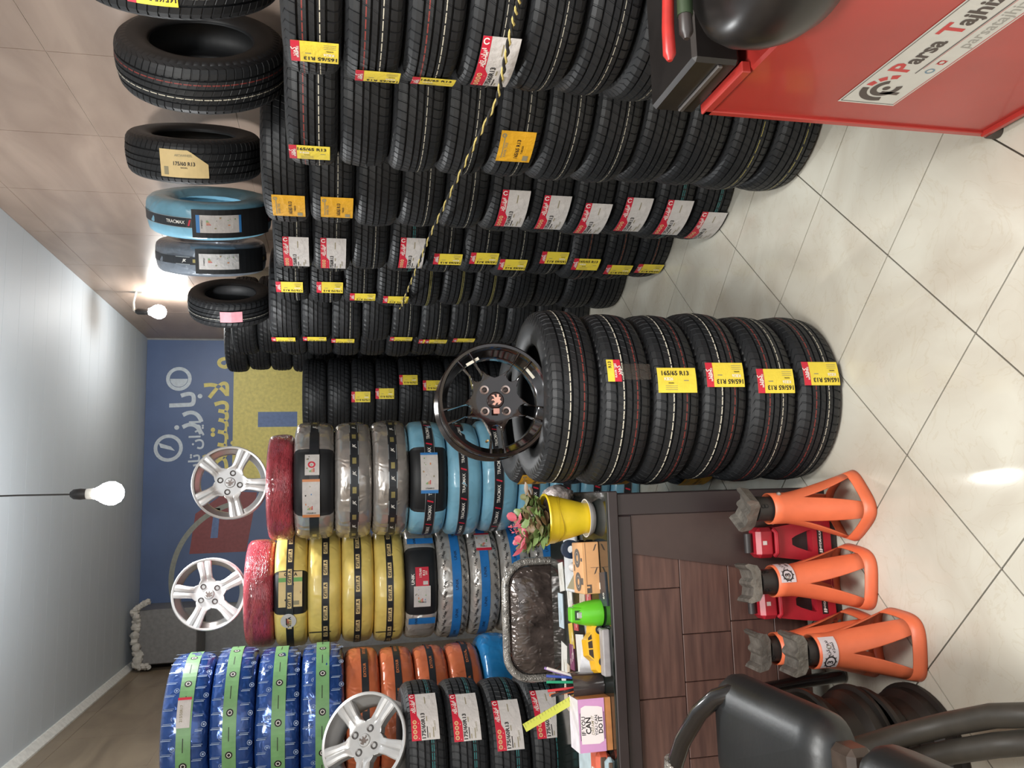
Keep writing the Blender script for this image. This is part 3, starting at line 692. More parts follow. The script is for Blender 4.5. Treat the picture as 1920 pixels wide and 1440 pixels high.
d = Decal(); d.rect(-.035, -.035, .035, .06, 1, 0, 6, 1); d.text('UNIK', -.048, .0, .022, 4, 1, 90, .03); d.text('175/60', -.008, .03, .017, 4, 2, 90, .02); d.text('R13', .01, .03, .017, 4, 2, 90, .02); d.text('77T', .024, .03, .013, 4, 2, 90, .02); d.rect(.004, -.028, .03, -.01, 6, 1)
o = d.build('paper_label', LM, wrap(WR-.003, WW/2), t)
wlabel(t, 'eu', -17, .002, L=.105, Q=.088, head=6, seed=4)
for k, a in enumerate((-44, 42)):
    d = Decal(); d.rect(-.07, -.02, .07, .02, 5, 0, 3, 1); d.text('UNIK', -.03, 0, .018, 2, 1, 90, .02); o = d.build('printed_tape', BM, wrap(WR, WW/2), t, .003); o.rotation_euler = (0, 0, math.radians(a))
for k, (z0, z1, fc, bz) in enumerate(((1.19, 1.345, -3, .002), (1.345, 1.505, 6, .002), (1.505, 1.67, 2, -.004))):
    t = wrapped('yellow', X+(-.004, .004, 0)[k], Y, z0, z1-z0, f'yellow wrapped tyre, {("lowest of the four yellow ones", "second yellow one up", "third yellow one up")[k]}', face=fc, bandk='giti', bz=bz, group=GY, seed=k)
    if k != 1: d = Decal(); d.rect(-.078, -.004, .03, .004, 0, 0); o = d.build('black_tape', [m_bk], wrap(WR, WW/2), t, .0035); o.rotation_euler = (0, 0, math.radians(-44))
t = wrapped('yellow', X, Y, 1.67, .16, 'yellow wrapped tyre with an open window and large pale label', face=5, win=(-26, 18), group=GY)
d = Decal(); d.rect(-.06, -.085, .06, .085, 7, 0, 8, 1); d.rect(-.06, .035, .06, .055, 9, 1, 2, 1); d.text('GITI A', 0, .07, .022, 2, 1, 0, .03, 1.1); bits(d, -.03, .05, -.06, .03, 12, 8); d.rect(.0, -.075, .045, -.055, 3, 1)
o = d.build('paper_label', LM, wrap(WR-.002, WW/2), t)
d = Decal(); d.disc(-.01, 0, .04, 6, 0, 20); d.text('GITI', -.012, 0, .014, 1, 1, 90, .02); o = d.build('round_sticker', LM, wrap(WR+.003, WW/2), t); o.rotation_euler = (0, 0, math.radians(-31))
b_ = link('printed_band', band('giti').mesh('printed_band', BM, wrap(WR, 0), h0=.003, dh=.0004), t, (0, 0, WW/2+.004)); b_.rotation_euler = (0, 0, PI*.31)
b_.data = b_.data.copy()
wrapped('red', X-.012, Y, 1.83, .145, 'red wrapped tyre on top of the yellow stack', R=.27, face=0, group=GY, seed=3)
# --- stack 3: mixed below, four orange, four large navy ones on top
X, Y = -1.0, 4.07; z = 0
for k in range(4): wrapped('cyan', X, Y, z, .175, f'blue wrapped tyre, {ORD[k]} under the orange ones', face=14, group=GB); z += .175
wrapped('cyan', X+.03, Y-.01, .70, .16, 'blue wrapped tyre directly under the orange ones', face=14, group=GB)
for k, h in enumerate((.16, .158, .16, .16)):
    wrapped('orange', X+random.uniform(-.012, .012), Y, .86+sum((.16, .158, .16, .16)[:k]), h, f'orange wrapped tyre, {("lowest of four", "second of four from below", "third of four from below", "topmost of four")[k]}', R=.288, face=30-3*k, bandk='ext', bz=(-.01, .002, .0, -.012)[k], group=GB, seed=k)
for k, (z0, z1) in enumerate(((1.498, 1.69), (1.69, 1.88), (1.88, 2.065), (2.065, 2.26))):
    t = wrapped('navy', X+(.0, -.006, .006, -.006)[k], Y, z0, z1-z0, f'large navy film-wrapped tyre, {("lowest of four", "second of four from below", "third of four from below", "topmost, white label on the green band")[k]}', R=.325, face=(16, 12, 20, 17)[k], bandk='green', bz=(.0, -.006, .004, -.004)[k], foil='navy', group=GB, seed=k)
    if k == 3: d = Decal(); d.rect(-.024, -.055, .024, .055, 6, 0, 6, 1); d.rect(-.024, .045, .024, .055, 1, 1, 2, 1); d.text('215/50R17', -.008, -.004, .014, 3, 1, 90, .02); o = d.build('paper_label', LM, wrap(WR+.003, WW/2), t); o.rotation_euler = (0, 0, math.radians(8))
# ---------------------------------------------------------------- tyres standing upright on top of the right-wall stacks
def upright(x, y, zb, R, ang, spin=0., lean=0.):
    """axis level, pointing to plan angle ang (degrees); zb = height of the lowest point; the mesh's local z runs along the axis"""
    a = math.radians(ang); ax = Vector((math.cos(a), math.sin(a), 0)); s = Vector((-math.sin(a), math.cos(a), 0))
    M = Matrix.Translation((x, y, zb+R)) @ Matrix((s, -ax.cross(s)*-1, ax)).transposed().to_4x4()
    return M
def upr(x, y, zb, R, W, ang, spin=0.):
    a = math.radians(ang); ax = Vector((math.cos(a), math.sin(a), 0)); up = Vector((0, 0, 1)); s = up.cross(ax)
    M = Matrix.Translation((x, y, zb+R)) @ Matrix((s, up, -ax*-1)).transposed().to_4x4()   # columns: side, up, axis
    if M.to_3x3().determinant() < 0: M = Matrix.Translation((x, y, zb+R)) @ Matrix((-s, up, ax)).transposed().to_4x4()
    return M @ Matrix.Rotation(spin, 4, 'Z') @ Matrix.Translation((0, 0, -W/2))
t = tyre('rw', 0, 0, 0, .268, .165, M=upr(1.45, 2.64, 1.70, .268, .165, -51), name='tyre'); tag(t, 'bare black tyre standing upright on the stacks, nearest of the upright ones', 'tyre', 'upright tyres on top of the stacks')
t0 = tyre('w', 0, 0, 0, .262, .165, M=upr(1.42, 2.08, 1.69, .262, .165, -50)); tag(t0, 'upright black tyre with a yellow label at the very edge of view', 'tyre', 'upright tyres on top of the stacks')
t2 = tyre('p', 0, 0, 0, .262, .17, M=upr(1.42, 3.33, 1.835, .262, .17, -33)); tag(t2, 'upright black tyre with a torn beige label', 'tyre', 'upright tyres on top of the stacks')
def tread_label(t, d, vdir, zl=None, R=TR, W=TW):
    """put a drawing on the tread of an upright tyre so that it faces the plan direction vdir"""
    loc = t.matrix_basis.to_3x3().inverted() @ Vector(vdir); a = math.atan2(loc.x, -loc.y)
    return a
for tt, lb, vd in ((t2, lab_worn(.19, .1), (-.41, -.91, .02)), (t0, lab_yellow(), (-.55, -.8, .1))):
    a = tread_label(tt, lb, vd)
    # on an upright tyre the drawing's p axis runs round the tread
    b = MB()
    for v, f, m_, ly in lb.it: b.add([((TR+.002+.0003*ly)*math.sin(a+p/TR), -(TR+.002+.0003*ly)*math.cos(a+p/TR), TW/2+q) for p, q in v], f, m_)
    b.build('paper_label', LM, tt)
for key, x, y, zb, R, ang, lab in (('sky', 1.38, 3.93, 1.84, .28, -30, 'upright sky-blue wrapped tyre with a white and blue label'), ('grey', 1.335, 4.48, 1.905, .28, -24, 'upright grey wrapped tyre with a white label')):
    t = wrapped(key, 0, 0, 0, .17, lab, R=R, M=upr(x, y, zb, R, .17, ang), win=None, bandk=('trac' if key == 'sky' else 'jk'), group='upright tyres on top of the stacks', seed=7)
    a2 = tread_label(t, None, (-.36, -.93, -.5)); a = tread_label(t, None, (-.36, -.93, -.26))
    b = MB(); r = WR+.006
    for u in range(14):                               # bare tread showing where the film has been cut away
        A, B = a2-.62+1.4*u/14, a2-.62+1.4*(u+1)/14
        b.add([(r*math.sin(q), -r*math.cos(q), zq) for q in (A, B) for zq in (.022, .15)], [(0, 1, 3, 2)], 0, True)
    b.build('bare_tread', RUB['p'], t)
    lb = lab_eu(.2, .08, 8 if key == 'sky' else 6, 5); b = MB()
    for v, f, m_, ly in lb.it: b.add([((r+.003+.0004*ly)*math.sin(a+q/WR), -(r+.003+.0004*ly)*math.cos(a+q/WR), WW/2-p) for p, q in v], f, m_)
    b.build('paper_label', LM, t)
t = tyre('w', 0, 0, 0, .25, .165, M=upr(1.22, 5.1, 1.905, .25, .165, -34), fine=False); tag(t, 'upright black tyre with a pink label beside the wall lamp', 'tyre', 'upright tyres on top of the stacks')
a = tread_label(t, None, (-.23, -.97, -.1)); b = MB(); b.add([((TR+.003)*math.sin(a+u), -(TR+.003)*math.cos(a+u), zq) for u in (-.25, 0, .25) for zq in (.05, .115)], [(0, 1, 3, 2), (2, 3, 5, 4)]); b.build('paper_label', mat('paper_pink', (222, 150, 160), .6), t)
# ================================================================ WHEELS
def sstep(a, b, x): t = min(1, max(0, (x-a)/(b-a))); return t*t*(3-2*t)
def wheel_face(b, Rm, n, ws, wl, zf, chamf, depth, r0=.02, nr=26, mi=0):
    """spoked disc: n large windows of half-angle wl(r), n small ones of half-angle ws(r) between them (radians)"""
    half = PI/n; rs = [r0+(Rm-r0)*i/nr for i in range(nr+1)]
    for k in range(2*n):
        sgn = 1 if k % 2 == 0 else -1; c = (k//2)*2*half
        cols = []
        for r in rs:
            a, e = ws(r), half-wl(r); e = max(e, a+.004); row = []
            for t in (0, .14, .5, .86, 1):
                an = c+sgn*(a+(e-a)*t); bump_ = chamf(r)*(1-abs(2*t-1)**4)
                row.append((an, zf(r)+bump_))
            cols.append(row)
        vs = []; 
        for i, r in enumerate(rs):
            for an, z in cols[i]: vs.append((r*math.sin(an), r*math.cos(an), z))
            for an, z in (cols[i][0], cols[i][-1]): vs.append((r*math.sin(an), r*math.cos(an), zf(r)-depth(r)))
        fs = []
        for i in range(nr):
            o, p = i*7, (i+1)*7
            for t in range(4): fs.append((o+t, o+t+1, p+t+1, p+t)[::sgn])
            fs.append((o+5, o, p, p+5)[::sgn]); fs.append((o+4, o+6, p+6, p+4)[::sgn]); fs.append((o+6, o+5, p+5, p+6)[::sgn])
        b.add(vs, fs, mi, False)
LION = [(-.9, .3), (-.55, .75), (-.2, .85), (-.35, .5), (.0, .55), (.25, .95), (.7, .8), (.5, .55), (.2, .4), (.45, .1), (.85, .15), (.6, -.15), (.3, -.1), (.45, -.5), (.8, -.75), (.35, -.85), (.1, -.4), (-.15, -.45), (-.1, -.95), (-.5, -.9), (-.45, -.5), (-.8, -.35), (-.6, 0)]
def alloy_wheel(name, M, body, black, label, tint=None):
    t = empty(name, M=M); tag(t, label, 'wheel'); R = .178
    MB().lathe([(R-.004, .003), (R, .0), (R, -.012), (.168, -.017), (.166, -.04), (.150, -.058), (.146, -.098), (.164, -.122), (.166, -.132), (R, -.137), (R, -.144), (R-.006, -.145), (.160, -.128), (.142, -.1), (.146, -.056), (.161, -.036), (.164, -.014), (R-.012, .001)], 64, closed=True).build('rim', body, t)
    b = MB()
    if black:
        ws = lambda r: 0 if r < .075 else math.asin(.0175/r)*min(1, math.sqrt((r-.075)/.018))
        wl = lambda r: 0 if r < .072 else math.radians(26.8)*min(1, math.sqrt((r-.072)/.036))
        wheel_face(b, .1665, 5, ws, wl, lambda r: -.02+.018*sstep(.05, .16, r), lambda r: .003*sstep(.07, .1, r), lambda r: .026, nr=40)
    else:
        sp = lambda r: math.asin(min(.9, (.0285+.007*sstep(.10, .165, r))/r))
        wl = lambda r: 0 if r < .070 else max(0, (PI/5-sp(r)))*sstep(.068, .082, r)
        wheel_face(b, .1665, 5, lambda r: 0, wl, lambda r: -.012+.008*sstep(.05, .165, r), lambda r: .006*sstep(.06, .1, r), lambda r: .034)
    b.build('spokes', body, t)
    MB().lathe([(.0, -.004), (.022, -.005), (.0255, -.010), (.0255, -.03)], 24).build('hub_cap', body if not black else mat('cap_dark', (62, 48, 46), .3, .5), t)
    c = MB(); c.prism([(x*.0185, y*.0185) for x, y in LION], -.0035, -.0022); c.build('lion_emblem', mat('emblem_copper', (226, 170, 150), .25, .8) if black else mat('emblem_grey', (130, 118, 112), .3, .6), t)
    for k in range(4):
        a = PI/4+k*PI/2; Mx = Matrix.Translation((.047*math.sin(a), .047*math.cos(a), -.0105 if not black else -.02))
        lb = MB(); lb.lathe([(.0, -.02), (.0075, -.02), (.0085, .002), (.0135, .0035), (.0145, .0)], 16, M=Mx)
        lb.build('bolt_seat', mat('bolt_hole', (92, 88, 86), .4, .5) if not black else mat('bolt_bright', (178, 160, 154), .25, .7), t)
        if black: MB().lathe([(.0, .004), (.005, .004), (.008, .001), (.0085, -.004)], 12, M=Mx).build('bolt_core', mat('bolt_core', (60, 52, 50), .4, .5), t)
    if black:
        MB().box((-.010, .026, -.004), (.010, .044, -.001), bev=.002).build('size_plate', mat('plate_copper', (206, 150, 136), .3, .6), t)
        MB().lathe([(0, .01), (.003, .01), (.004, 0), (.004, -.02)], 10, M=Matrix.Translation((.03, .125, -.012))).build('valve', mat('valve_brass', (210, 170, 110), .3, .8), t)
        for a in (2.62, 4.05):
            MB().box((-.022, -.0045, 0), (.022, .0045, .001), M=frame((.138*math.sin(a), .138*math.cos(a), -.009), (math.cos(a), -math.sin(a), 0), (math.sin(a), math.cos(a), 0))).build('balance_sticker', mat('sticker_pale', (214, 208, 192), .5), t)
    return t
def wheel_M(c, nrm, spin):
    n = Vector(nrm).normalized(); up = Vector((0, 0, 1)); x = up.cross(n).normalized(); y = n.cross(x)
    return Matrix.Translation(c) @ Matrix((x, y, n)).transposed().to_4x4() @ Matrix.Rotation(math.radians(spin), 4, 'Z')
m_alloy = mat('alloy_silver', (206, 205, 204), .3, .5, .03, 20); m_alblk = mat('alloy_black', (34, 27, 26), .12, .5, .1, 10, coat=.8)
alloy_wheel('alloy_wheel', wheel_M((.098, 4.16, 2.037), (.02, -1, -.05), 30), m_alloy, False, 'silver five-spoke alloy wheel on the red tyre above the silver stack')
alloy_wheel('alloy_wheel', wheel_M((-.452, 4.4, 2.156), (.05, -1, -.06), -8), m_alloy, False, 'silver five-spoke alloy wheel on the red tyre above the yellow stack')
alloy_wheel('alloy_wheel', wheel_M((-.915, 3.30, 1.438), (.42, -.76, .48), 12), m_alloy, False, 'silver five-spoke alloy wheel leaning on the labelled black tyres at left')
alloy_wheel('alloy_wheel', wheel_M((.288, 2.40, 1.066), (.035, -1, .03), 90), m_alblk, True, 'glossy black split-spoke alloy wheel stood in the free-standing tyre stack')
# ================================================================ ROPE strung in front of the right-wall stacks
rp = [(1.012, 1.42, 1.186), (1.02, 1.6, 1.172), (1.0, 1.9, 1.145), (1.0, 2.4, 1.165), (1.01, 3.0, 1.18), (1.0, 3.6, 1.19), (.985, 4.18, 1.20)]
rt = MB(); N = 170; pts = []
for i in range(N+1):
    u = i/N*(len(rp)-1); k = min(int(u), len(rp)-2); f = u-k; p = Vector(rp[k]).lerp(Vector(rp[k+1]), f); pts.append(p)
def twist(ph, r, mi):
    q = []
    for i, p in enumerate(pts):
        a = i*.95+ph; q.append(p+Vector((math.cos(a), 0, math.sin(a)))*r)
    rt.tube(q, r*(1.12 if mi == 0 else .8), 6, mi)
twist(0, .0034, 0); twist(PI, .0034, 1)
ro = rt.build('rope', [mat('rope_black', (34, 32, 30), .8), mat('rope_yellow', (206, 186, 110), .8)]); tag(ro, 'black and yellow twisted rope strung across the right-wall tyre stacks', 'rope')
# ================================================================ DESK
m_dk = mat('desk_dark', (46, 37, 38), .38, var=.08, vscale=12); m_top = mat('desk_glass', (24, 30, 28), .08, var=.1, coat=.6)
def wood(name, c1, c2):
    m = mat(name, c1, .5, var=0); nt = m.node_tree; b = nt.nodes['Principled BSDF']; tc = nt.nodes['Texture Coordinate']
    mp = nt.nodes.new('ShaderNodeMapping'); mp.inputs['Scale'].default_value = (1.2, 8, 14); nt.links.new(tc.outputs['Object'], mp.inputs[0])
    oi = nt.nodes.new('ShaderNodeObjectInfo'); ad = nt.nodes.new('ShaderNodeVectorMath'); nt.links.new(mp.outputs[0], ad.inputs[0]); nt.links.new(oi.outputs['Random'], ad.inputs[1]); 
    n = nt.nodes.new('ShaderNodeTexNoise'); n.inputs['Scale'].default_value = 5; n.inputs['Detail'].default_value = 8; nt.links.new(ad.outputs[0], n.inputs['Vector'])
    r = nt.nodes.new('ShaderNodeValToRGB'); e = r.color_ramp.elements; e[0].position = .32; e[0].color = (*lin(c2), 1); e[1].position = .7; e[1].color = (*lin(c1), 1)
    nt.links.new(n.outputs['Fac'], r.inputs[0]); nt.links.new(r.outputs[0], b.inputs['Base Color']); return m
m_plank = wood('plank_wood', (100, 72, 63), (74, 51, 46))
DX0, DX1, DY0, DY1, DZ = -1.45, 0.0, 2.34, 3.0, .75
desk = empty('desk', (-.7, 2.67, 0)); tag(desk, 'dark brown office desk with a front of wooden planks', 'desk')
O = Vector((.7, -2.67, 0))
def dbox(name, lo, hi, m, bev=.003, parent=desk): return MB().box(tuple(Vector(lo)+O), tuple(Vector(hi)+O), bev=bev).build(name, m, parent)
dbox('desk_top', (DX0, DY0, .712), (DX1, DY1, .744), m_dk)
dbox('glass_sheet', (DX0, DY0+.004, .7445), (DX1-.004, DY1, .750), m_top, .001)
dbox('side_panel', (DX1-.075, DY0+.012, .0), (DX1-.008, DY0+.045, .711), m_dk)
dbox('side_panel', (DX1-.03, DY0+.046, .0), (DX1-.008, DY1-.03, .711), m_dk)
dbox('side_panel', (DX0+.008, DY0+.046, .0), (DX0+.03, DY1-.03, .711), m_dk)
dbox('front_rail', (DX0+.03, DY0+.012, .667), (DX1-.0755, DY0+.045, .711), m_dk)
MB().prism([(-.190, .666), (DX1-.0755, .666), (DX1-.0755, .085), (-.285, .085)][::-1], -.004, .004, 0, frame(Vector((0, DY0+.022, 0))+O, (1, 0, 0), (0, 0, 1))).build('plain_panel', mat('panel_smooth', (66, 51, 48), .4, var=.06), desk)
rows = [(.514, .664), (.352, .512), (.205, .350), (.086, .203)]
cuts = [[-.08, -.30, -.62, -.95, -1.42], [-.08, -.44, -.58, -.80, -1.42], [-.08, -.41, -.66, -1.0, -1.42], [-.08, -.5, -.8, -1.1, -1.42]]
for (z0, z1), cu in zip(rows, cuts):
    for a, b_ in zip(cu[1:], cu[:-1]): dbox('plank', (a+.001, DY0+.028, z0), (b_-.001, DY0+.046, z1), m_plank, .0015)
# ---------------------------------------------------------------- business cards and papers lying on the desk
random.seed(77)
card_cols = {'white': (216, 214, 208), 'red': (176, 70, 70), 'grey': (120, 118, 114), 'yellow': (206, 176, 70), 'violet': (120, 60, 92), 'dark green': (60, 84, 80), 'pale blue': (190, 206, 216), 'beige': (196, 180, 160), 'black': (36, 36, 38)}
cards = [('white', -.3, 2.86, .10, .06, 10, 'beside the wrapped chair'), ('pale blue', -.42, 2.88, .12, .06, 2, 'long, against the rear edge'), ('grey', -.27, 2.72, .09, .055, 20, 'behind the cardboard box'), ('dark green', -.31, 2.78, .075, .05, -12, 'between two pale papers'),
         ('white', -.37, 2.76, .085, .055, 8, 'right of the red card'), ('red', -.42, 2.70, .085, .05, 6, 'in the middle of the desk'), ('beige', -.36, 2.62, .085, .055, -5, 'behind the green cup'), ('yellow', -.49, 2.76, .085, .05, 12, 'left of the red card'),
         ('violet', -.56, 2.76, .085, .05, 4, 'left of the yellow card'), ('white', -.53, 2.66, .12, .085, 8, 'large with printed marks behind the toy car'), ('grey', -.43, 2.58, .085, .05, 20, 'just behind the green cup'), ('white', -.6, 2.86, .14, .07, -6, 'at the rear left'), ('beige', -.67, 2.84, .16, .06, -10, 'rear left beside the pens'),
         ('white', -.63, 2.62, .09, .055, -18, 'left of the toy car'), ('red', -.33, 2.55, .085, .055, 6, 'beside the dark pamphlet')]
for k, (cn, x, y, a, b_, r, where) in enumerate(cards):
    o = MB().box((-a/2, -b_/2, 0), (a/2, b_/2, .0012)).build('paper_card', mat('card_'+cn.replace(' ', '_'), card_cols[cn], .5, var=.06), None, (x, y, .7503+.0004*(k % 3))); o.rotation_euler = (0, 0, math.radians(r))
    d = Decal(); rr = random.Random(k)
    for q in range(4):
        u, v = rr.uniform(-a*.4, a*.1), rr.uniform(-b_*.4, b_*.35); d.rect(-v, u, -v+.003, u+rr.uniform(.015, .04), 0, 1)
    d.build('print', [m_gr if cn in ('white', 'pale blue', 'beige') else m_wh], flat((0, 0, .0012), (0, -1, 0), (1, 0, 0)), o, .0002, .0001)
    tag(o, f'{cn} paper card on the desk, {where}', 'card', 'cards lying on the desk')
# dark pamphlet beside the box
o = MB().box((-.05, -.035, 0), (.05, .035, .004)).build('pamphlet', mat('pamphlet_dark', (52, 58, 66), .35), None, (-.295, 2.40, .7505)); o.rotation_euler = (0, 0, .12); tag(o, 'dark pamphlet between the cardboard box and the green holder', 'pamphlet')
Decal().text('60', .012, -.02, .02, 0, 1, 90).rect(-.02, .0, -.012, .02, 0, 1).build('print', [m_wh], flat((0, 0, .004), (0, -1, 0), (1, 0, 0)), o, .0003, .0002)
# laptop-like white and grey folder behind the box
o = MB().box((-.1, -.07, 0), (.1, .07, .012), bev=.003).build('folder', mat('folder_white', (214, 216, 218), .45), None, (-.235, 2.70, .7525)); o.rotation_euler = (0, 0, .05); tag(o, 'white folder lying behind the cardboard box and flower pot', 'folder')
Decal().poly([(-.05, -.09), (.06, -.03), (.06, -.09)], 0, 1).build('print', [m_gr], flat((0, 0, .012), (0, -1, 0), (1, 0, 0)), o, .0003, .0002)
# ---------------------------------------------------------------- flower pot with a succulent
pot = empty('potted_plant', (-.082, 2.475, .7505)); tag(pot, 'leafy succulent in a yellow plastic pot on a white saucer', 'potted plant')
m_poty = mat('pot_yellow', (232, 202, 44), .35, var=.04)
MB().lathe([(0, .0), (.042, .0), (.05, .004), (.058, .02), (.060, .024), (.057, .024), (.05, .01), (.0, .008)], 40).build('saucer', mat('saucer_white', (226, 222, 216), .4), pot)
MB().lathe([(0, .012), (.045, .012), (.047, .016), (.0475, .03), (.056, .06), (.066, .10), (.073, .128), (.0745, .130), (.0755, .146), (.079, .150), (.0815, .156), (.079, .160), (.0745, .158), (.071, .146), (.068, .12), (0, .118)], 48).build('pot', m_poty, pot)
gv = MB(); gp = [(.0755*math.sin(a*PI/30), -.0755*math.cos(a*PI/30), .118+.006*math.sin(a*PI/10)+(.0)) for a in range(-30, 30)]
gv.tube([(x*(.0712/.0755), y*(.0712/.0755), z) for x, y, z in gp], .0012, 6, closed=True); gv.build('wavy_line', mat('pot_line', (168, 140, 24), .5), pot)
MB().lathe([(.0, .148), (.04, .150), (.074, .146), (.074, .14)], 28).build('soil', mat('soil', (52, 40, 32), .95, var=.4, vscale=120, bump=.8, bscale=150), pot)
random.seed(12)
m_lf = [mat('leaf_green', (118, 140, 84), .5, var=.15), mat('leaf_olive', (112, 112, 72), .5, var=.15), mat('leaf_bronze', (124, 100, 74), .5, var=.15), mat('leaf_pink', (190, 84, 98), .5, var=.15)]
leaf_meshes = []
for m_ in m_lf:
    b = MB(); ring = []
    for q in range(10):
        a = 2*PI*q/10; w_ = .0085*(1-.25*math.cos(a)); ring.append((w_*math.sin(a), .013-.013*math.cos(a), .002*math.cos(2*a)))
    b.add(ring+[(0, .013, .0045), (0, .013, -.003)], [(q, (q+1) % 10, 10) for q in range(10)]+[((q+1) % 10, q, 11) for q in range(10)], 0, True); leaf_meshes.append(b.mesh('leaf', m_))
for st in range(21):
    a = random.uniform(0, 2*PI); r0 = random.uniform(.0, .055); hgt = random.uniform(.03, .08); lean = random.uniform(.2, .7)
    base = Vector((r0*math.cos(a), r0*math.sin(a), .15)); tipv = base+Vector((math.cos(a)*hgt*lean, math.sin(a)*hgt*lean, hgt))
    stm = MB(); stm.tube([base, base.lerp(tipv, .5)+Vector((0, 0, .006)), tipv], [.003, .0025, .002], 6); so = stm.build('stem', m_lf[1], pot)
    for k in range(14):
        f = .2+.8*k/13; p = base.lerp(tipv, f); pa = k*2.4+a; el = random.uniform(-.1, .9)
        dirv = Vector((math.cos(pa)*math.cos(el), math.sin(pa)*math.cos(el), math.sin(el))); side = dirv.cross(Vector((0, 0, 1))).normalized()
        tone = 3 if (hgt > .074 and f > .85) else random.choice((0, 0, 1, 2))
        lo_ = link('leaf', leaf_meshes[tone], so, M=frame(p, side, dirv) @ Matrix.Scale(random.uniform(1.2, 1.95), 4))
for k in range(3):          # pink flower head
    b = MB(); c = Vector((-.02-.016*k, .01+.01*(k % 2), .262-.012*k))
    b.tube([(-.015*k, 0, .19), c], .0016, 5); so = b.build('flower_stem', m_lf[3], pot)
    for q in range(7): link('petal', leaf_meshes[3], so, M=frame(c+Vector((random.uniform(-.008, .008), random.uniform(-.008, .008), random.uniform(-.008, .006))), (random.uniform(-1, 1), random.uniform(-1, 1), .3), (random.uniform(-1, 1), 1, random.uniform(-1, 1))) @ Matrix.Scale(.4, 4))
# clear plastic bag with something red in it behind the pot
o = MB().ball((0, 0, .052), .05, 14, sx=.8, sy=.9, sz=1.05, jit=.10).build('plastic_bag', mat('bag_clear', (196, 184, 182), .08, var=.6, vscale=40, bump=1., bscale=60, coat=.8), None, (-.012, 2.68, .7505)); tag(o, 'crumpled clear plastic bag with red print behind the flower pot', 'plastic bag')
# ---------------------------------------------------------------- cardboard box of bearings
cbx = empty('cardboard_box', (-.235, 2.475, .7505), .06); tag(cbx, 'small printed cardboard box with pictures of black rings', 'box')
m_card = mat('cardboard', (212, 160, 110), .7, var=.05); m_cd = mat('card_print', (84, 74, 66), .6, var=.05)
MB().box((-.078, -.052, 0), (.078, .052, .055), bev=.002).build('carton', m_card, cbx)
d = Decal()
for q in (-.042, .03): d.ring(.0, q, .010, .029, 0, 1, 24); d.ring(0, q, .016, .019, 1, 2, 20)
d.rect(-.038, -.01, -.03, .01, 0, 1); d.rect(.03, -.05, .05, -.03, 0, 1); d.rect(.035, .02, .05, .03, 0, 1)
d.build('print', [m_cd, mat('card_print_mid', (150, 136, 122), .5)], flat((0, 0, .055), (0, -1, 0), (1, 0, 0)), cbx, .0006, .0003)
d = Decal(); d.rect(.02, -.076, .021, .076, 0, 1); d.rect(.035, .0, .062, .001, 0, 1); d.rect(.02, -.075, .035, -.05, 0, 1); d.rect(.02, -.06, .03, -.055, 1, 2)
for q in (-.02, .05): d.poly([(.045, q), (.05, q+.003), (.058, q+.022), (.053, q+.019)], 0, 1)
d.build('print', [m_cd, m_card], flat((0, -.052, .065), (0, 0, -1), (1, 0, 0)), cbx, .0006, .0003)
# dark roll (tape holder) on top of the box: a small black figure with a white eye
tp = empty('tape_dispenser', (-.205, 2.565, .7505)); tag(tp, 'small black tape dispenser behind the cardboard box', 'tape dispenser')
MB().box((-.05, -.018, 0), (.05, .018, .03), bev=.008).build('base', mat('dispenser_black', (30, 32, 38), .35), tp)
MB().lathe([(.012, -.01), (.03, -.01), (.03, .01), (.012, .01)], 24, M=frame((.022, 0, .05), (1, 0, 0), (0, 0, 1)), closed=True).build('tape_roll', mat('tape_navy', (40, 60, 86), .3), tp)
MB().ball((-.035, 0, .042), .016, 10).build('knob', mat('knob_white', (210, 206, 204), .4), tp)
# ---------------------------------------------------------------- green holder
gh = empty('green_holder', (-.368, 2.43, .7505)); tag(gh, 'bright green plastic dispenser cup with a square opening', 'dispenser')
m_gp = mat('plastic_green', (96, 190, 44), .3, var=.05)
MB().lathe([(0, 0), (.036, .0), (.04, .004), (.040, .02), (.036, .052), (.028, .085), (.026, .088), (0, .088)], 36).build('cup', m_gp, gh)
MB().box((-.022, -.026, .058), (.022, .01, .104), bev=.004).build('head', m_gp, gh)
MB().box((-.014, -.0275, .066), (.014, -.0255, .092)).build('opening', mat('holder_dark', (44, 66, 40), .5), gh)
MB().box((-.009, -.031, .070), (.009, -.0275, .086), bev=.002).build('insert', mat('insert_steel', (196, 200, 196), .3, .5), gh)
# ---------------------------------------------------------------- toy taxi
car = empty('toy_car', (-.468, 2.43, .7505), math.radians(12)); tag(car, 'yellow toy taxi model standing on the desk', 'toy car')
m_ty = mat('toy_yellow', (240, 184, 30), .3, coat=.5, var=.04)
side = [(-.075, .012), (-.075, .028), (-.066, .036), (-.040, .039), (-.024, .056), (.022, .057), (.042, .040), (.068, .036), (.076, .026), (.076, .012)]
MB().prism(side, -.026, .026, 0, frame((0, 0, 0), (1, 0, 0), (0, 0, 1))).build('body', m_ty, car)
mw_ = mat('toy_window', (50, 34, 24), .15)
for s_ in (-.0265, .0265):
    for poly in ([(-.034, .040), (-.022, .053), (-.008, .053), (-.008, .040)], [(-.004, .040), (-.004, .053), (.014, .053), (.018, .040)], [(.022, .040), (.019, .052), (.026, .052), (.036, .041)]):
        b = MB(); b.prism(poly, -.0006, .0006, 0, frame((0, s_, 0), (1, 0, 0), (0, 0, 1))); b.build('window', mw_, car)
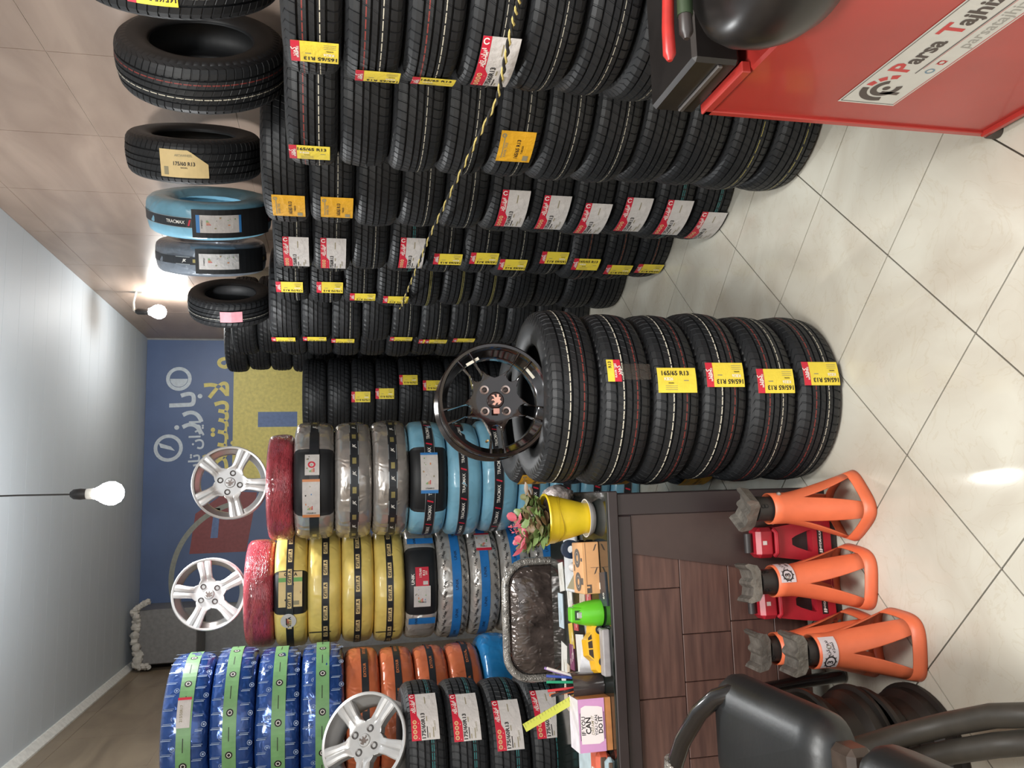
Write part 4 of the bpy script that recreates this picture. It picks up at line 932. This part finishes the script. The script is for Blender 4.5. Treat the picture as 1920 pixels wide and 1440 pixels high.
for x in (-.045, .047):
    for s_ in (-.024, .024):
        wv = MB().lathe([(0, -.005), (.011, -.005), (.013, -.003), (.013, .003), (.011, .005), (0, .005)], 18, M=frame((x, s_, .013), (1, 0, 0), (0, 0, 1))).build('wheel', mat('toy_tyre', (30, 30, 32), .6), car)
        MB().lathe([(0, -.0065), (.006, -.0062), (.007, -.005)], 14, M=frame((x, s_, .013), (1, 0, 0), (0, 0, 1)) if s_ > 0 else frame((x, s_, .013), (-1, 0, 0), (0, 0, 1))).build('hub', mat('toy_hub', (180, 180, 184), .25, .8), wv)
o = MB().box((-.075, -.03, 0), (.075, .03, .022), bev=.003).build('grey_box', mat('grey_case', (150, 146, 148), .5), None, (-.57, 2.372+.028, .7505-.0)); o.rotation_euler = (0, 0, .02); o.scale = (.9, .55, 1); o.location = (-.475, 2.375, .7505); tag(o, 'flat grey case lying in front of the toy taxi', 'case')
o = MB().prism([(-.05, 0), (.05, 0), (.0, .06)], -.09, .09, 0, frame((0, 0, 0), (0, 1, 0), (0, 0, 1))).build('card_holder', mat('holder_white', (222, 222, 226), .4), None, (-.53, 2.53, .7505)); o.rotation_euler = (0, 0, 1.15+PI/2); o.scale = (.75, .7, .7); tag(o, 'white folded desk sign standing behind the toy taxi', 'desk sign')
d = Decal(); d.ring(-.02, 0, .012, .016, 0, 1); d.rect(-.04, -.05, -.032, .04, 1, 1); d.rect(.0, -.03, .006, .05, 0, 1)
# ---------------------------------------------------------------- pen cup
pc = empty('pen_cup', (-.585, 2.46, .7505)); tag(pc, 'smoky dark pen cup on the desk', 'pen cup')
MB().lathe([(0, 0), (.036, 0), (.038, .004), (.042, .1), (.040, .1), (.036, .006), (0, .005)], 32).build('cup', mat('cup_smoke', (64, 58, 58), .15, var=.1, coat=.4), pc)
pens = [('pen_violet', (150, 120, 180), (-.01, .012), (.05, .05), 'violet pen'), ('pen_white', (220, 214, 216), (.0, .015), (.055, .02), 'white pen'), ('pen_green', (40, 150, 110), (.005, .0), (.012, .03), 'green marker'), ('pen_red', (206, 60, 66), (.0, -.01), (-.012, .02), 'red pen'), ('pen_orange', (214, 110, 60), (-.005, -.012), (-.02, .0), 'orange pencil'), ('pen_blue', (60, 80, 160), (.012, .008), (.03, .03), 'blue pen'), ('pen_black', (40, 40, 44), (.01, -.01), (-.018, -.02), 'black pen')]
for nm, c, b0, b1, lab in pens:
    o = MB().tube([(b0[0], b0[1], .012), ((b0[0]+b1[0])/2, (b0[1]+b1[1])/2, .085), (b1[0], b1[1], .165)], [.003, .0042, .0042], 8).build('pen', mat(nm, c, .35), None, (-.585, 2.46, .7505)); tag(o, f'{lab} standing in the smoky pen cup', 'pen', 'pens in the cup')
rl = MB().box((-.0125, -.001, 0), (.0125, .001, .245)).build('ruler', mat('ruler_lime', (196, 200, 84), .25, var=.05, coat=.5), None); rl.matrix_local = frame((-.588, 2.447, .775), (.9, 0, .42), (.1, 1, 0)) ; tag(rl, 'long lime-green ruler leaning out of the pen cup', 'ruler')
d = Decal()
for k in range(24): d.rect(-.24+.01*k, .004 if k % 5 else -.001, -.24+.01*k+.0007, .0125, 0, 1)
d.build('scale_marks', [m_ink], lambda p, q, h: (q, -.001-h, -p), rl, .0002, .0001)['kind'] = 'stuff'
# ---------------------------------------------------------------- box with a motto, and what lies left of it
mb = empty('motto_box', (-.68, 2.405, .7505), math.radians(3)); tag(mb, 'pink box with the motto IF YOU CAN DREAM IT on its front', 'box')
MB().box((-.074, -.03, 0), (.074, .05, .098), bev=.001).build('carton', mat('carton_brown', (186, 124, 74), .6), mb)
MB().box((-.074, -.033, .022), (.074, -.0302, .102)).build('front_card', mat('card_pink', (206, 150, 196), .5, var=.04), mb)
MB().box((-.074, -.033, .1025), (.074, .05, .105)).build('lid', mat('lid_white', (222, 216, 222), .5), mb)
d = Decal(); d.poly([(-.034, -.05), (-.036, .0), (-.033, .05), (-.02, .056), (.02, .052), (.033, .048), (.034, -.045), (.02, -.052)], 0, 1)
d.text('IF YOU', -.026, .0, .017, 1, 2, 90, .02); d.text('CAN', -.011, .0, .022, 1, 2, 90, .03); d.text('DREAM IT', .002, 0, .012, 2, 2, 90, .01, 1, .3); d.text('YOU CAN', .013, 0, .0125, 1, 2, 90, .02); d.text('DO IT', .026, 0, .018, 1, 2, 90, .03)
d.rect(-.0365, -.04, -.035, .036, 1, 2); d.rect(.036, -.04, .0375, .036, 1, 2)
d.build('print', [mat('motto_paper', (236, 226, 226), .6, var=0), m_ink, m_gr], flat((0, -.033, .062), (0, 0, -1), (1, 0, 0)), mb, .0006, .0003)
for k, (nm, c, x, y, sx, sy, z0, z1, lab) in enumerate((('binder', (184, 200, 206), -.89, 2.56, .13, .16, .0, .03, 'pale blue binder left of the motto box'), ('pouch', (206, 96, 70), -.885, 2.43, .12, .07, .0, .045, 'orange and brown zipped pouch left of the motto box'), ('pouch', (150, 170, 178), -.88, 2.368, .11, .03, .0, .03, 'grey-blue pouch at the front edge of the desk'))):
    t = empty(nm, (x, y, .7505)); tag(t, lab, nm)
    MB().box((-sx, -sy/2, z0), (sx, sy/2, z1), bev=.012).build('cover', mat(f'{nm}_{k}', c, .5), t)
    if nm == 'pouch': MB().box((-sx*.7, -sy/2-.002, z1*.35), (sx*.9, -sy/2+.004, z1*.75), bev=.002).build('zip_flap', mat('flap_brown', (92, 74, 62), .5), t); MB().box((-sx*.5, -sy*.2, z1), (sx*.6, sy*.1, z1+.003)).build('paper_tag', m_wh, t)
    else: MB().box((-sx, -sy/2, z1*.4), (-sx+.01, sy/2, z1*.9)).build('spine', mat('spine_dark', (60, 60, 66), .5), t)
# ---------------------------------------------------------------- chair back behind the desk, still wrapped in clear film
wc = empty('office_chair', (-.5, 3.25, 0)); tag(wc, 'black office chair still wrapped in clear film behind the desk', 'chair')
m_wrapblk = film('wrapped_black', (84, 74, 70), .14, .25, 1., 34, .9, .5, (1, 1, .6), 26); m_wrapcl = film('wrap_clear', (158, 154, 148), .14, .35, 1., 70, .8, .4, (1, 1, 1), 40)
def rrect(w_, h_, r, n=6):
    P = []
    for cx, cz, a0 in ((w_-r, h_-r, 0), (-w_+r, h_-r, 90), (-w_+r, -h_+r, 180), (w_-r, -h_+r, 270)):
        for i in range(n+1): a = math.radians(a0+90*i/n); P.append((cx+r*math.cos(a), cz+r*math.sin(a)))
    return P
b = MB(); outl = rrect(.215, .165, .09)
lay = []
for dy, s_ in ((-.03, .8), (-.045, .55), (-.048, .0)): lay.append((dy, s_))
vs = []; fs = []
rings = [(.03, .93), (.0, 1.0), (-.025, .96), (-.04, .8), (-.046, .5), (-.045, .15)]
random.seed(3)
for dy, s_ in rings: vs += [(x*s_, dy+random.uniform(-.004, .004),   .70+z*s_) for x, z in outl]
n = len(outl)
for i in range(len(rings)-1):
    for q in range(n): fs.append((i*n+q, i*n+(q+1) % n, (i+1)*n+(q+1) % n, (i+1)*n+q))
fs.append(tuple(range((len(rings)-1)*n, len(rings)*n))); fs.append(tuple(range(n))[::-1])
b.add(vs, fs, 0, True); b.build('backrest', m_wrapblk, wc)
MB().tube([(x*1.06, -.01,   .70+z*1.08) for x, z in outl], .016, 10, closed=True).build('back_frame', m_wrapcl, wc)
MB().tube([(-.2, -.01, .68), (-.26, -.08, .66), (-.285, -.2, .655)], .02, 10).build('arm', m_wrapcl, wc)
MB().box((-.22, -.22, .40), (.22, .12, .48), bev=.03).build('seat', m_wrapblk, wc)
MB().tube([(0, .0, .1), (0, 0, .4)], .03, 12).build('gas_lift', mat('chair_metal', (60, 60, 62), .35, .7), wc)
for k in range(5):
    a = k*2*PI/5+.3; MB().tube([(0, 0, .11), (.2*math.cos(a), .2*math.sin(a), .07)], [.025, .018], 8).build('leg', mat('chair_plastic', (34, 34, 36), .5), wc)
    MB().ball((.2*math.cos(a), .2*math.sin(a), .032), .032, 10, sx=.7).build('castor', mat('chair_plastic', (34, 34, 36), .5), wc)
# tyre leaning in the gap behind the free-standing stack, yellow sticker on it
t = tyre('y', 0, 0, 0, .285, .17, M=Matrix.Translation((.30, 3.2, 0)) @ Matrix.Diagonal((1, 1, .985, 1))); tag(t, 'black tyre with an amber sticker lying on the floor behind the free stack', 'tyre'); stick(t, 'a', .088, -72)
for k in range(1, 5):
    t = tyre('y' if k > 3 else 'p', .30+.006*k, 3.2, .172*k-.004, .285, .171); tag(t, f'black tyre, {ORD[k]} from the floor in the stack hidden behind the free one', 'tyre')
    if k in (2, 4): stick(t, 'a', .086, -74)
# ================================================================ RED TYRE-CHANGING MACHINE at the right
mc = empty('tyre_changer', (1.08, 1.2, 0)); tag(mc, 'red tyre changing machine with a black turntable and white maker plate', 'tyre changer')
O = Vector((-1.08, -1.2, 0))
m_red = mat('machine_red', (170, 52, 46), .32, var=.10, vscale=5, coat=.3); m_mb = mat('machine_black', (31, 28, 27), .3, var=.15, vscale=20)
def mbox(name, lo, hi, m, bev=.003): return MB().box(tuple(Vector(lo)+O), tuple(Vector(hi)+O), bev=bev).build(name, m, mc)
mbox('cabinet', (.822, .62, .035), (1.35, 1.535, .745), m_red, .006)
mbox('corner_flange', (.816, 1.528, .03), (.835, 1.545, .762), m_red, .002)
mbox('top_flange', (.816, 1.36, .745), (.84, 1.545, .765), m_red, .002)
mbox('bottom_flange', (.812, .62, .028), (.84, 1.54, .045), m_red, .003)
for y in (1.53, .66): MB().lathe([(0, 0), (.016, 0), (.018, .006), (.018, .028), (0, .03)], 16, M=Matrix.Translation(Vector((.825, y, 0))+O)).build('foot', mat('foot_dark', (70, 62, 56), .6), mc)
b = MB(); Mx = frame(Vector((.815, 0, 0))+O, (0, 1, 0), (0, 0, 1))
b.box(tuple(Vector((.832, 1.36, .766))+O), tuple(Vector((1.2, 1.575, .868))+O), bev=.008)
b.build('rear_block', m_mb, mc)
mbox('groove_highlight', (.826, 1.37, .80), (.833, 1.56, .812), mat('highlight_grey', (92, 88, 86), .3, .4), .002)  # grey strip: highlight along the block's groove, put into the colour
MB().lathe([(0, .905), (.08, .905), (.10, .899), (.125, .902), (.165, .893), (.192, .868), (.20, .84), (.198, .80), (.186, .76), (.16, .72), (.12, .69), (.0, .69)], 56, M=Matrix.Translation(Vector((.965, 1.15, 0))+O)).build('turntable', m_mb, mc)
MB().lathe([(.07, .906), (.09, .913), (.1, .906)], 40, M=Matrix.Translation(Vector((.965, 1.15, 0))+O)).build('turntable_ring', mat('ring_grey', (74, 70, 68), .3, .3), mc)
for (x0, x1, y, z, r, m_, nm) in ((.765, 1.05, 1.262, .965, .012, mat('lever_red', (168, 44, 40), .35), 'red_lever'), (.80, 1.05, 1.245, .938, .013, mat('lever_dark', (52, 46, 44), .4), 'dark_lever')):
    MB().tube([Vector((x0, y, z))+O, Vector((x0+.012, y, z))+O, Vector((x0+.06, y, z))+O, Vector((x1, y-.01, z-.01))+O], [r*.4, r, r*.95, r*.8], 10).build(nm, m_, mc)
MB().tube([Vector((.845, 1.245, .938))+O, Vector((.885, 1.243, .938))+O], .0145, 10).build('grip', mat('grip_green', (44, 60, 38), .5), mc)
MB().tube([Vector((1.05, 1.245, .938))+O, Vector((1.06, 1.24, .87))+O], .012, 8).build('lever_post', m_mb, mc)
# maker's plate: q runs towards the shop front (to the right of someone facing the panel)
d = Decal(); H_ = .138
d.rect(-H_/2, 0, H_/2, .66, 0, 0, 2, 1)
for p0, p1 in ((-H_/2+.004, -H_/2+.0058), (H_/2-.0058, H_/2-.004)): d.rect(p0, .005, p1, .655, 1 if p0 < 0 else 2, 1)
d.rect(-H_/2+.004, .005, H_/2-.004, .0068, 1, 1)
c_ = (-.0, .068)
d.ring(*c_, .038, .053, 1, 1, 18, PI*1.02, PI*1.62); d.ring(*c_, .019, .032, 1, 1, 26, PI*.62, PI*2.15); d.rect(.0, .045, .042, .056, 1, 1); d.disc(*c_, .008, 1, 1)
for k in range(3): d.ring(*c_, .038, .053, 2, 1, 5, PI*(.18+.16*k)+PI*.35, PI*(.29+.16*k)+PI*.35)
d.text('P', -.022, .146, .062, 2, 1, 90, .03); d.text('arsa', -.018, .205, .052, 1, 1, 90, .03, .98); d.text('T', -.022, .284, .062, 2, 1, 90, .03); d.text('ajhiz', -.018, .345, .052, 1, 1, 90, .03)
d.rect(.017, .132, .0195, .60, 1, 1); d.rect(.0215, .15, .0225, .60, 2, 1)
d.ring(.042, .145, .006, .0095, 3, 1); d.ring(.042, .178, .005, .0085, 2, 1); d.rect(.034, .170, .0355, .186, 2, 1); d.rect(.0485, .170, .05, .186, 2, 1)
d.text('parsatajhizaliz', .042, .33, .036, 4, 1, 90, .005)
d.build('maker_plate', [mat('plate_white', (206, 206, 200), .35, var=.03), mat('plate_dark', (72, 62, 58), .4, var=0), mat('plate_red', (196, 58, 58), .4, var=0), mat('plate_blue', (110, 140, 160), .4, var=0), mat('plate_faint', (160, 158, 152), .4, var=0)], lambda p, q, h: Vector((.822-h, 1.448-q, .422-p))+O, mc, .001, .0005)
# ================================================================ AXLE STANDS (orange)
m_org = mat('stand_orange', (224, 112, 74), .42, var=.08, vscale=14); m_blk = mat('post_black', (40, 37, 35), .5, var=.15); m_sad = mat('saddle_steel', (122, 117, 110), .45, .5, .35, 25, .4, 60)
def axle_stand(x, y, rz, label, saddle_rz=0., hsad=.375, sticker=None, lean=0.):
    t = empty('axle_stand', (x, y, 0), math.radians(rz)); tag(t, label, 'axle stand', 'orange axle stands before the desk')
    zs = [.0, .012, .035, .06, .085, .11, .135, .16, .18, .195, .21, .23, .26, .29]
    def rad(z, th):
        f = min(1, max(0, (.23-z)/.23))**1.2; n = 2+1.6*f; a = .046+(.093-.046)*f
        return a*((abs(math.cos(th))**n+abs(math.sin(th))**n)**(-1/n))
    def gap(z): return 0 if (z < .035 or z > .195) else math.atan(.56*(.195-z)/(.195-.035))
    bm = bmesh.new(); nc = 24
    def pt(th, z): r = rad(z, th); return bm.verts.new((r*math.sin(th), -r*math.cos(th), z+.002))
    for i in range(4):
        rows = []
        for z in zs:
            e = gap(z); rows.append([pt(i*PI/2+e+(PI/2-2*e)*c/nc, z) for c in range(nc+1)])
        for zi in range(len(zs)-1):
            if zi == 1: continue
            for c in range(nc): bm.faces.new((rows[zi][c], rows[zi][c+1], rows[zi+1][c+1], rows[zi+1][c]))
        high = [pt(i*PI/2+PI/2*c/nc, .036) for c in range(nc+1)]   # rim band under the opening
        for c in range(nc): bm.faces.new((rows[1][c], rows[1][c+1], high[c+1], high[c]))
    bmesh.ops.remove_doubles(bm, verts=bm.verts, dist=.0004)
    me = bpy.data.meshes.new('legs'); bm.to_mesh(me); bm.free(); me.materials.append(m_org)
    me.polygons.foreach_set('use_smooth', [True]*len(me.polygons)); bo = link('legs', me, t)
    so = bo.modifiers.new('Solidify', 'SOLIDIFY'); so.thickness = .0035; so.offset = -1
    MB().tube([(0, 0, .19), (0, 0, hsad-.03)], .036, 20).build('post', m_blk, t)
    for k, z in enumerate((.315, .335)):
        for a in (-25, 65): MB().lathe([(0, 0), (.006, 0), (.006, .0015)], 10, M=frame((.0355*math.sin(math.radians(a)), -.0355*math.cos(math.radians(a)), z-.01*k), (math.cos(math.radians(a)), math.sin(math.radians(a)), 0), (0, 0, 1))).build('pin_hole', mat('pin_hole', (20, 18, 18), .7), t)
    for a in (0, 180): MB().ball((.0475*math.sin(math.radians(a+25)), -.0475*math.cos(math.radians(a+25)), .265), .007, 8).build('bolt', mat('bolt_zinc', (176, 172, 166), .3, .7), t)
    prof = [(-.050, -.014), (-.056, .014), (-.052, .024), (-.044, .020), (-.036, .008), (-.014, .003), (-.004, .012), (.004, .012), (.014, .003), (.036, .008), (.044, .020), (.052, .024), (.056, .014), (.050, -.014), (.034, -.024), (-.034, -.024)]
    MB().prism(prof, -.034, .034, 0, Matrix.Translation((0, 0, hsad)) @ Matrix.Rotation(math.radians(saddle_rz), 4, 'Z') @ frame((0, 0, 0), (1, 0, 0), (0, 0, 1))).build('saddle', m_sad, t)
    if sticker is not None:
        d = Decal(); d.rect(-.024, -.045, .024, .045, 0, 0, 10, 1); d.ring(0, -.024, .013, .017, 1, 1, 20); d.text('3', 0, -.024, .024, 1, 2, 90, .02)
        for k in range(10): a = k*PI/5; d.rect(.0185*math.cos(a)-.0015, -.024+.0185*math.sin(a)-.0015, .0185*math.cos(a)+.0015, -.024+.0185*math.sin(a)+.0015, 1, 1)
        d.text('\uFEE6\uFE97 \uFEE9\uFEAD\uFEAE\uFE91', -.008, .014, .014, 1, 1, 90, .02); d.text('\uFEEA\uFE97\uFEB4\uFE97', .008, .014, .014, 1, 1, 90, .02)
        o = d.build('load_sticker', [mat('sticker_lilac', (206, 196, 200), .45, var=.04), m_ink], wrap(.0475, .262), t, .0012); o.rotation_euler = (0, 0, math.radians(sticker))
    return t
axle_stand(-.066, 2.205, 38, 'orange axle stand nearest the free tyre stack, one leg facing forward', -72, .365)
axle_stand(-.278, 2.215, -8, 'orange axle stand in the middle of the row', 10, .365, sticker=62)
axle_stand(-.447, 2.037, -4, 'orange axle stand in front at the left with the white load sticker', 2, .345, sticker=6)
axle_stand(-.472, 2.226, -6, 'orange axle stand half hidden behind the front left one', 4, .345)
# ================================================================ RED JACKS standing on end against the desk front
def red_jack(x, y, rz, label):
    t = empty('hydraulic_jack', (x, y, 0), math.radians(rz)); tag(t, label, 'jack', 'red jacks before the desk')
    m_j = mat('jack_red', (172, 34, 48), .42, var=.08, coat=.05); m_jd = mat('jack_dark', (48, 42, 42), .5)
    out = [(-.062, .03), (.062, .03), (.064, .07), (.058, .13), (.050, .19), (.045, .225), (-.045, .225), (-.050, .19), (-.058, .13), (-.064, .07)]
    inn = [(-.030, .095), (.030, .095), (.034, .10), (.030, .115), (.018, .15), (.010, .165), (-.010, .165), (-.018, .15), (-.030, .115), (-.034, .10)]
    M_ = frame((0, 0, 0), (1, 0, 0), (0, 0, 1)); b = MB(); n = len(out); vs = []
    for yy in (-.028, .028):
        for L in (out, inn): vs += [M_ @ Vector((px, pz, -yy)) for px, pz in L]
    fs = []
    for q in range(n):
        r = (q+1) % n
        fs += [(q, r, n+r, n+q), (2*n+q, 3*n+q, 3*n+r, 2*n+r), (q, 2*n+q, 2*n+r, r), (n+q, n+r, 3*n+r, 3*n+q)]
    b.add(vs, fs); b.build('frame', m_j, t)
    MB().box((-.034, .0, .09), (.034, .02, .17)).build('inner_body', m_jd, t)
    MB().box((-.046, -.034, .225), (.046, .03, .285), bev=.012).build('collar', m_j, t)
    MB().tube([(-.04, -.036, .232), (-.03, -.046, .228), (.03, -.046, .228), (.04, -.036, .232)], .007, 8).build('lip', m_j, t)
    MB().box((-.006, -.0355, .255), (.006, -.034, .268)).build('slot', mat('slot_white', (206, 196, 190), .4), t)
    MB().lathe([(0, -.03), (.012, -.03), (.012, .028), (0, .028)], 14, M=frame((0, 0, .3), (0, 1, 0), (0, 0, 1))).build('handle_socket', m_jd, t)
    MB().box((-.058, -.02, .004), (.058, .026, .03), bev=.004).build('base', m_jd, t)
    for s_ in (-1, 1): MB().lathe([(0, -.012), (.018, -.012), (.02, -.008), (.02, .008), (.018, .012), (0, .012)], 16, M=frame((s_*.06, .0, .02), (0, 1, 0), (0, 0, 1))).build('roller', mat('roller_steel', (150, 140, 132), .35, .7), t)
    d = Decal(); d.rect(-.010, -.042, .010, .042, 0, 0); d.text('HYDRAULIC', 0, .004, .010, 1, 1, 90, .02, 1.1, .2); d.poly([(-.005, -.036), (-.005, -.032), (.006, -.034), (.006, -.038)], 1, 1); d.poly([(-.005, -.03), (-.005, -.026), (.006, -.028), (.006, -.032)], 1, 1)
    d.build('name_sticker', [m_ink, m_wh], lambda p, q, h: (q, -.028-h, .068-p), t, .001, .0004)
red_jack(-.172, 2.322, 0, 'red hydraulic jack between the two right axle stands'); red_jack(-.355, 2.325, 2, 'red hydraulic jack behind the middle axle stand')
# ================================================================ BLACK STEEL WHEELS on the floor at the left
m_st = mat('steel_black', (42, 38, 35), .42, .3, .2, 12)
def steel_wheel(x, y, z, R, h, label):
    t = empty('steel_wheel', (x, y, z)); tag(t, label, 'wheel', 'black steel wheels on the floor'); s = h/.16
    prof = [(R-.008, 0), (R, .003), (R, .014), (R-.012, .018), (R-.014, .04), (R-.032, .058), (R-.034, .098), (R-.016, .118), (R-.013, .142), (R, .146), (R, .157), (R-.008, .16), (R-.018, .15), (R-.022, .12), (R-.04, .1), (R-.038, .056), (R-.02, .036), (R-.018, .012)]
    MB().lathe([(r, zz_*s) for r, zz_ in prof], 56, closed=True).build('rim', m_st, t)
    MB().lathe([(.03, .06*s), (.05, .075*s), (.09, .07*s), (.12, .085*s), (R-.04, .06*s), (R-.04, .055*s), (.12, .075*s), (.03, .05*s)], 40, closed=True).build('disc', m_st, t)
steel_wheel(-.732, 2.01, 0, .185, .165, 'black steel wheel lying on the floor, lower of the pair'); steel_wheel(-.722, 2.035, .166, .178, .16, 'black steel wheel lying on top of the other one')
# ================================================================ BLACK LEATHER CHAIR in the near left corner
ch = empty('visitor_chair', (-.72, 1.5, 0)); tag(ch, 'black leather chair with tubular frame in front of the desk', 'chair')
O = Vector((.72, -1.5, 0)); m_lea = mat('leather_black', (27, 28, 29), .4, var=.12, vscale=10, bump=.03, bscale=90, coat=0); m_tb = mat('tube_black', (30, 28, 28), .22, coat=.4); m_tg = mat('tube_grey', (66, 62, 56), .5)
def pad(name, x0, x1, y0, y1, z0, z1, r):
    b = MB(); P = []; n = 6
    for cx, cy, a0 in ((x1-r, y1-r, 0), (x0+r, y1-r, 90), (x0+r, y0+r, 180), (x1-r, y0+r, 270)):
        for i in range(n+1): a = math.radians(a0+90*i/n); P.append((cx, cy, math.cos(a), math.sin(a)))
    vs = []; fs = []; m_ = len(P); L = [(-.55, z0), (-.2, z0+.004), (0, z0+(z1-z0)*.35), (0, z0+(z1-z0)*.6), (-.2, z0+(z1-z0)*.85), (-.5, z1), (-.95, z1+.006)]
    for ins, z in L:
        for cx, cy, c, s_ in P: vs.append(Vector((cx+(r+ins*r)*c, cy+(r+ins*r)*s_, z))+O)
    for i in range(len(L)-1):
        for q in range(m_): fs.append((i*m_+q, i*m_+(q+1) % m_, (i+1)*m_+(q+1) % m_, (i+1)*m_+q))
    fs.append(tuple(range(m_))[::-1]); fs.append(tuple(range((len(L)-1)*m_, len(L)*m_)))
    b.add(vs, fs, 0, True); return b.build(name, m_lea, ch)
pad('arm_pad', -.70, -.435, 1.42, 1.88, .58, .675, .075); pad('seat_pad', -.98, -.455, .98, 1.36, .56, .66, .06)
MB().box(tuple(Vector((-.62, 1.355, .60))+O), tuple(Vector((-.475, 1.425, .655))+O), bev=.012).build('strap', mat('strap_dark', (56, 46, 40), .3, var=.3), ch)
MB().tube([Vector(p)+O for p in ((-.95, 2.03, .70), (-.8, 2.03, .715), (-.69, 2.0, .72), (-.61, 1.945, .715), (-.53, 1.875, .70), (-.485, 1.82, .68), (-.465, 1.78, .645))], .021, 12).build('arm_tube', m_tb, ch)
MB().tube([Vector(p)+O for p in ((-.83, 2.033, .712), (-.75, 2.022, .718), (-.67, 1.995, .721))], .0245, 12).build('clear_wrap', mat('wrap_clear', (150, 146, 140), .12), ch)
MB().tube([Vector(p)+O for p in ((-.52, 1.80, .60), (-.53, 1.90, .575), (-.56, 2.06, .51), (-.59, 2.2, .42), (-.60, 2.29, .30), (-.595, 2.315, .15), (-.59, 2.32, .012))], .019, 12).build('leg', m_tb, ch)
MB().tube([Vector(p)+O for p in ((-.9, 2.12, .43), (-.75, 2.12, .44), (-.585, 2.15, .455))], .016, 10).build('cross_bar', m_tb, ch)
for k, dx in enumerate((0, -.062)):
    MB().tube([Vector(p)+O for p in ((-.505+dx, 1.53+.02*k, .03), (-.507+dx, 1.54+.02*k, .09), (-.52+dx, 1.60, .125), (-.56+dx, 1.70, .16), (-.60+dx, 1.775, .24), (-.635+dx, 1.785, .42), (-.65+dx, 1.76, .585))], .027, 14).build('leg', m_tg, ch)
MB().tube([Vector(p)+O for p in ((-.505, 1.545, .045), (-.567, 1.565, .045), (-.95, 1.5, .045))], .025, 12).build('foot_bar', m_tg, ch)
MB().lathe([(0, 0), (.05, 0), (.052, .01), (.052, .028), (.045, .034), (0, .036)], 24, M=Matrix.Translation(Vector((-.66, 1.55, .0))+O)).build('foot_cap', m_tb, ch)
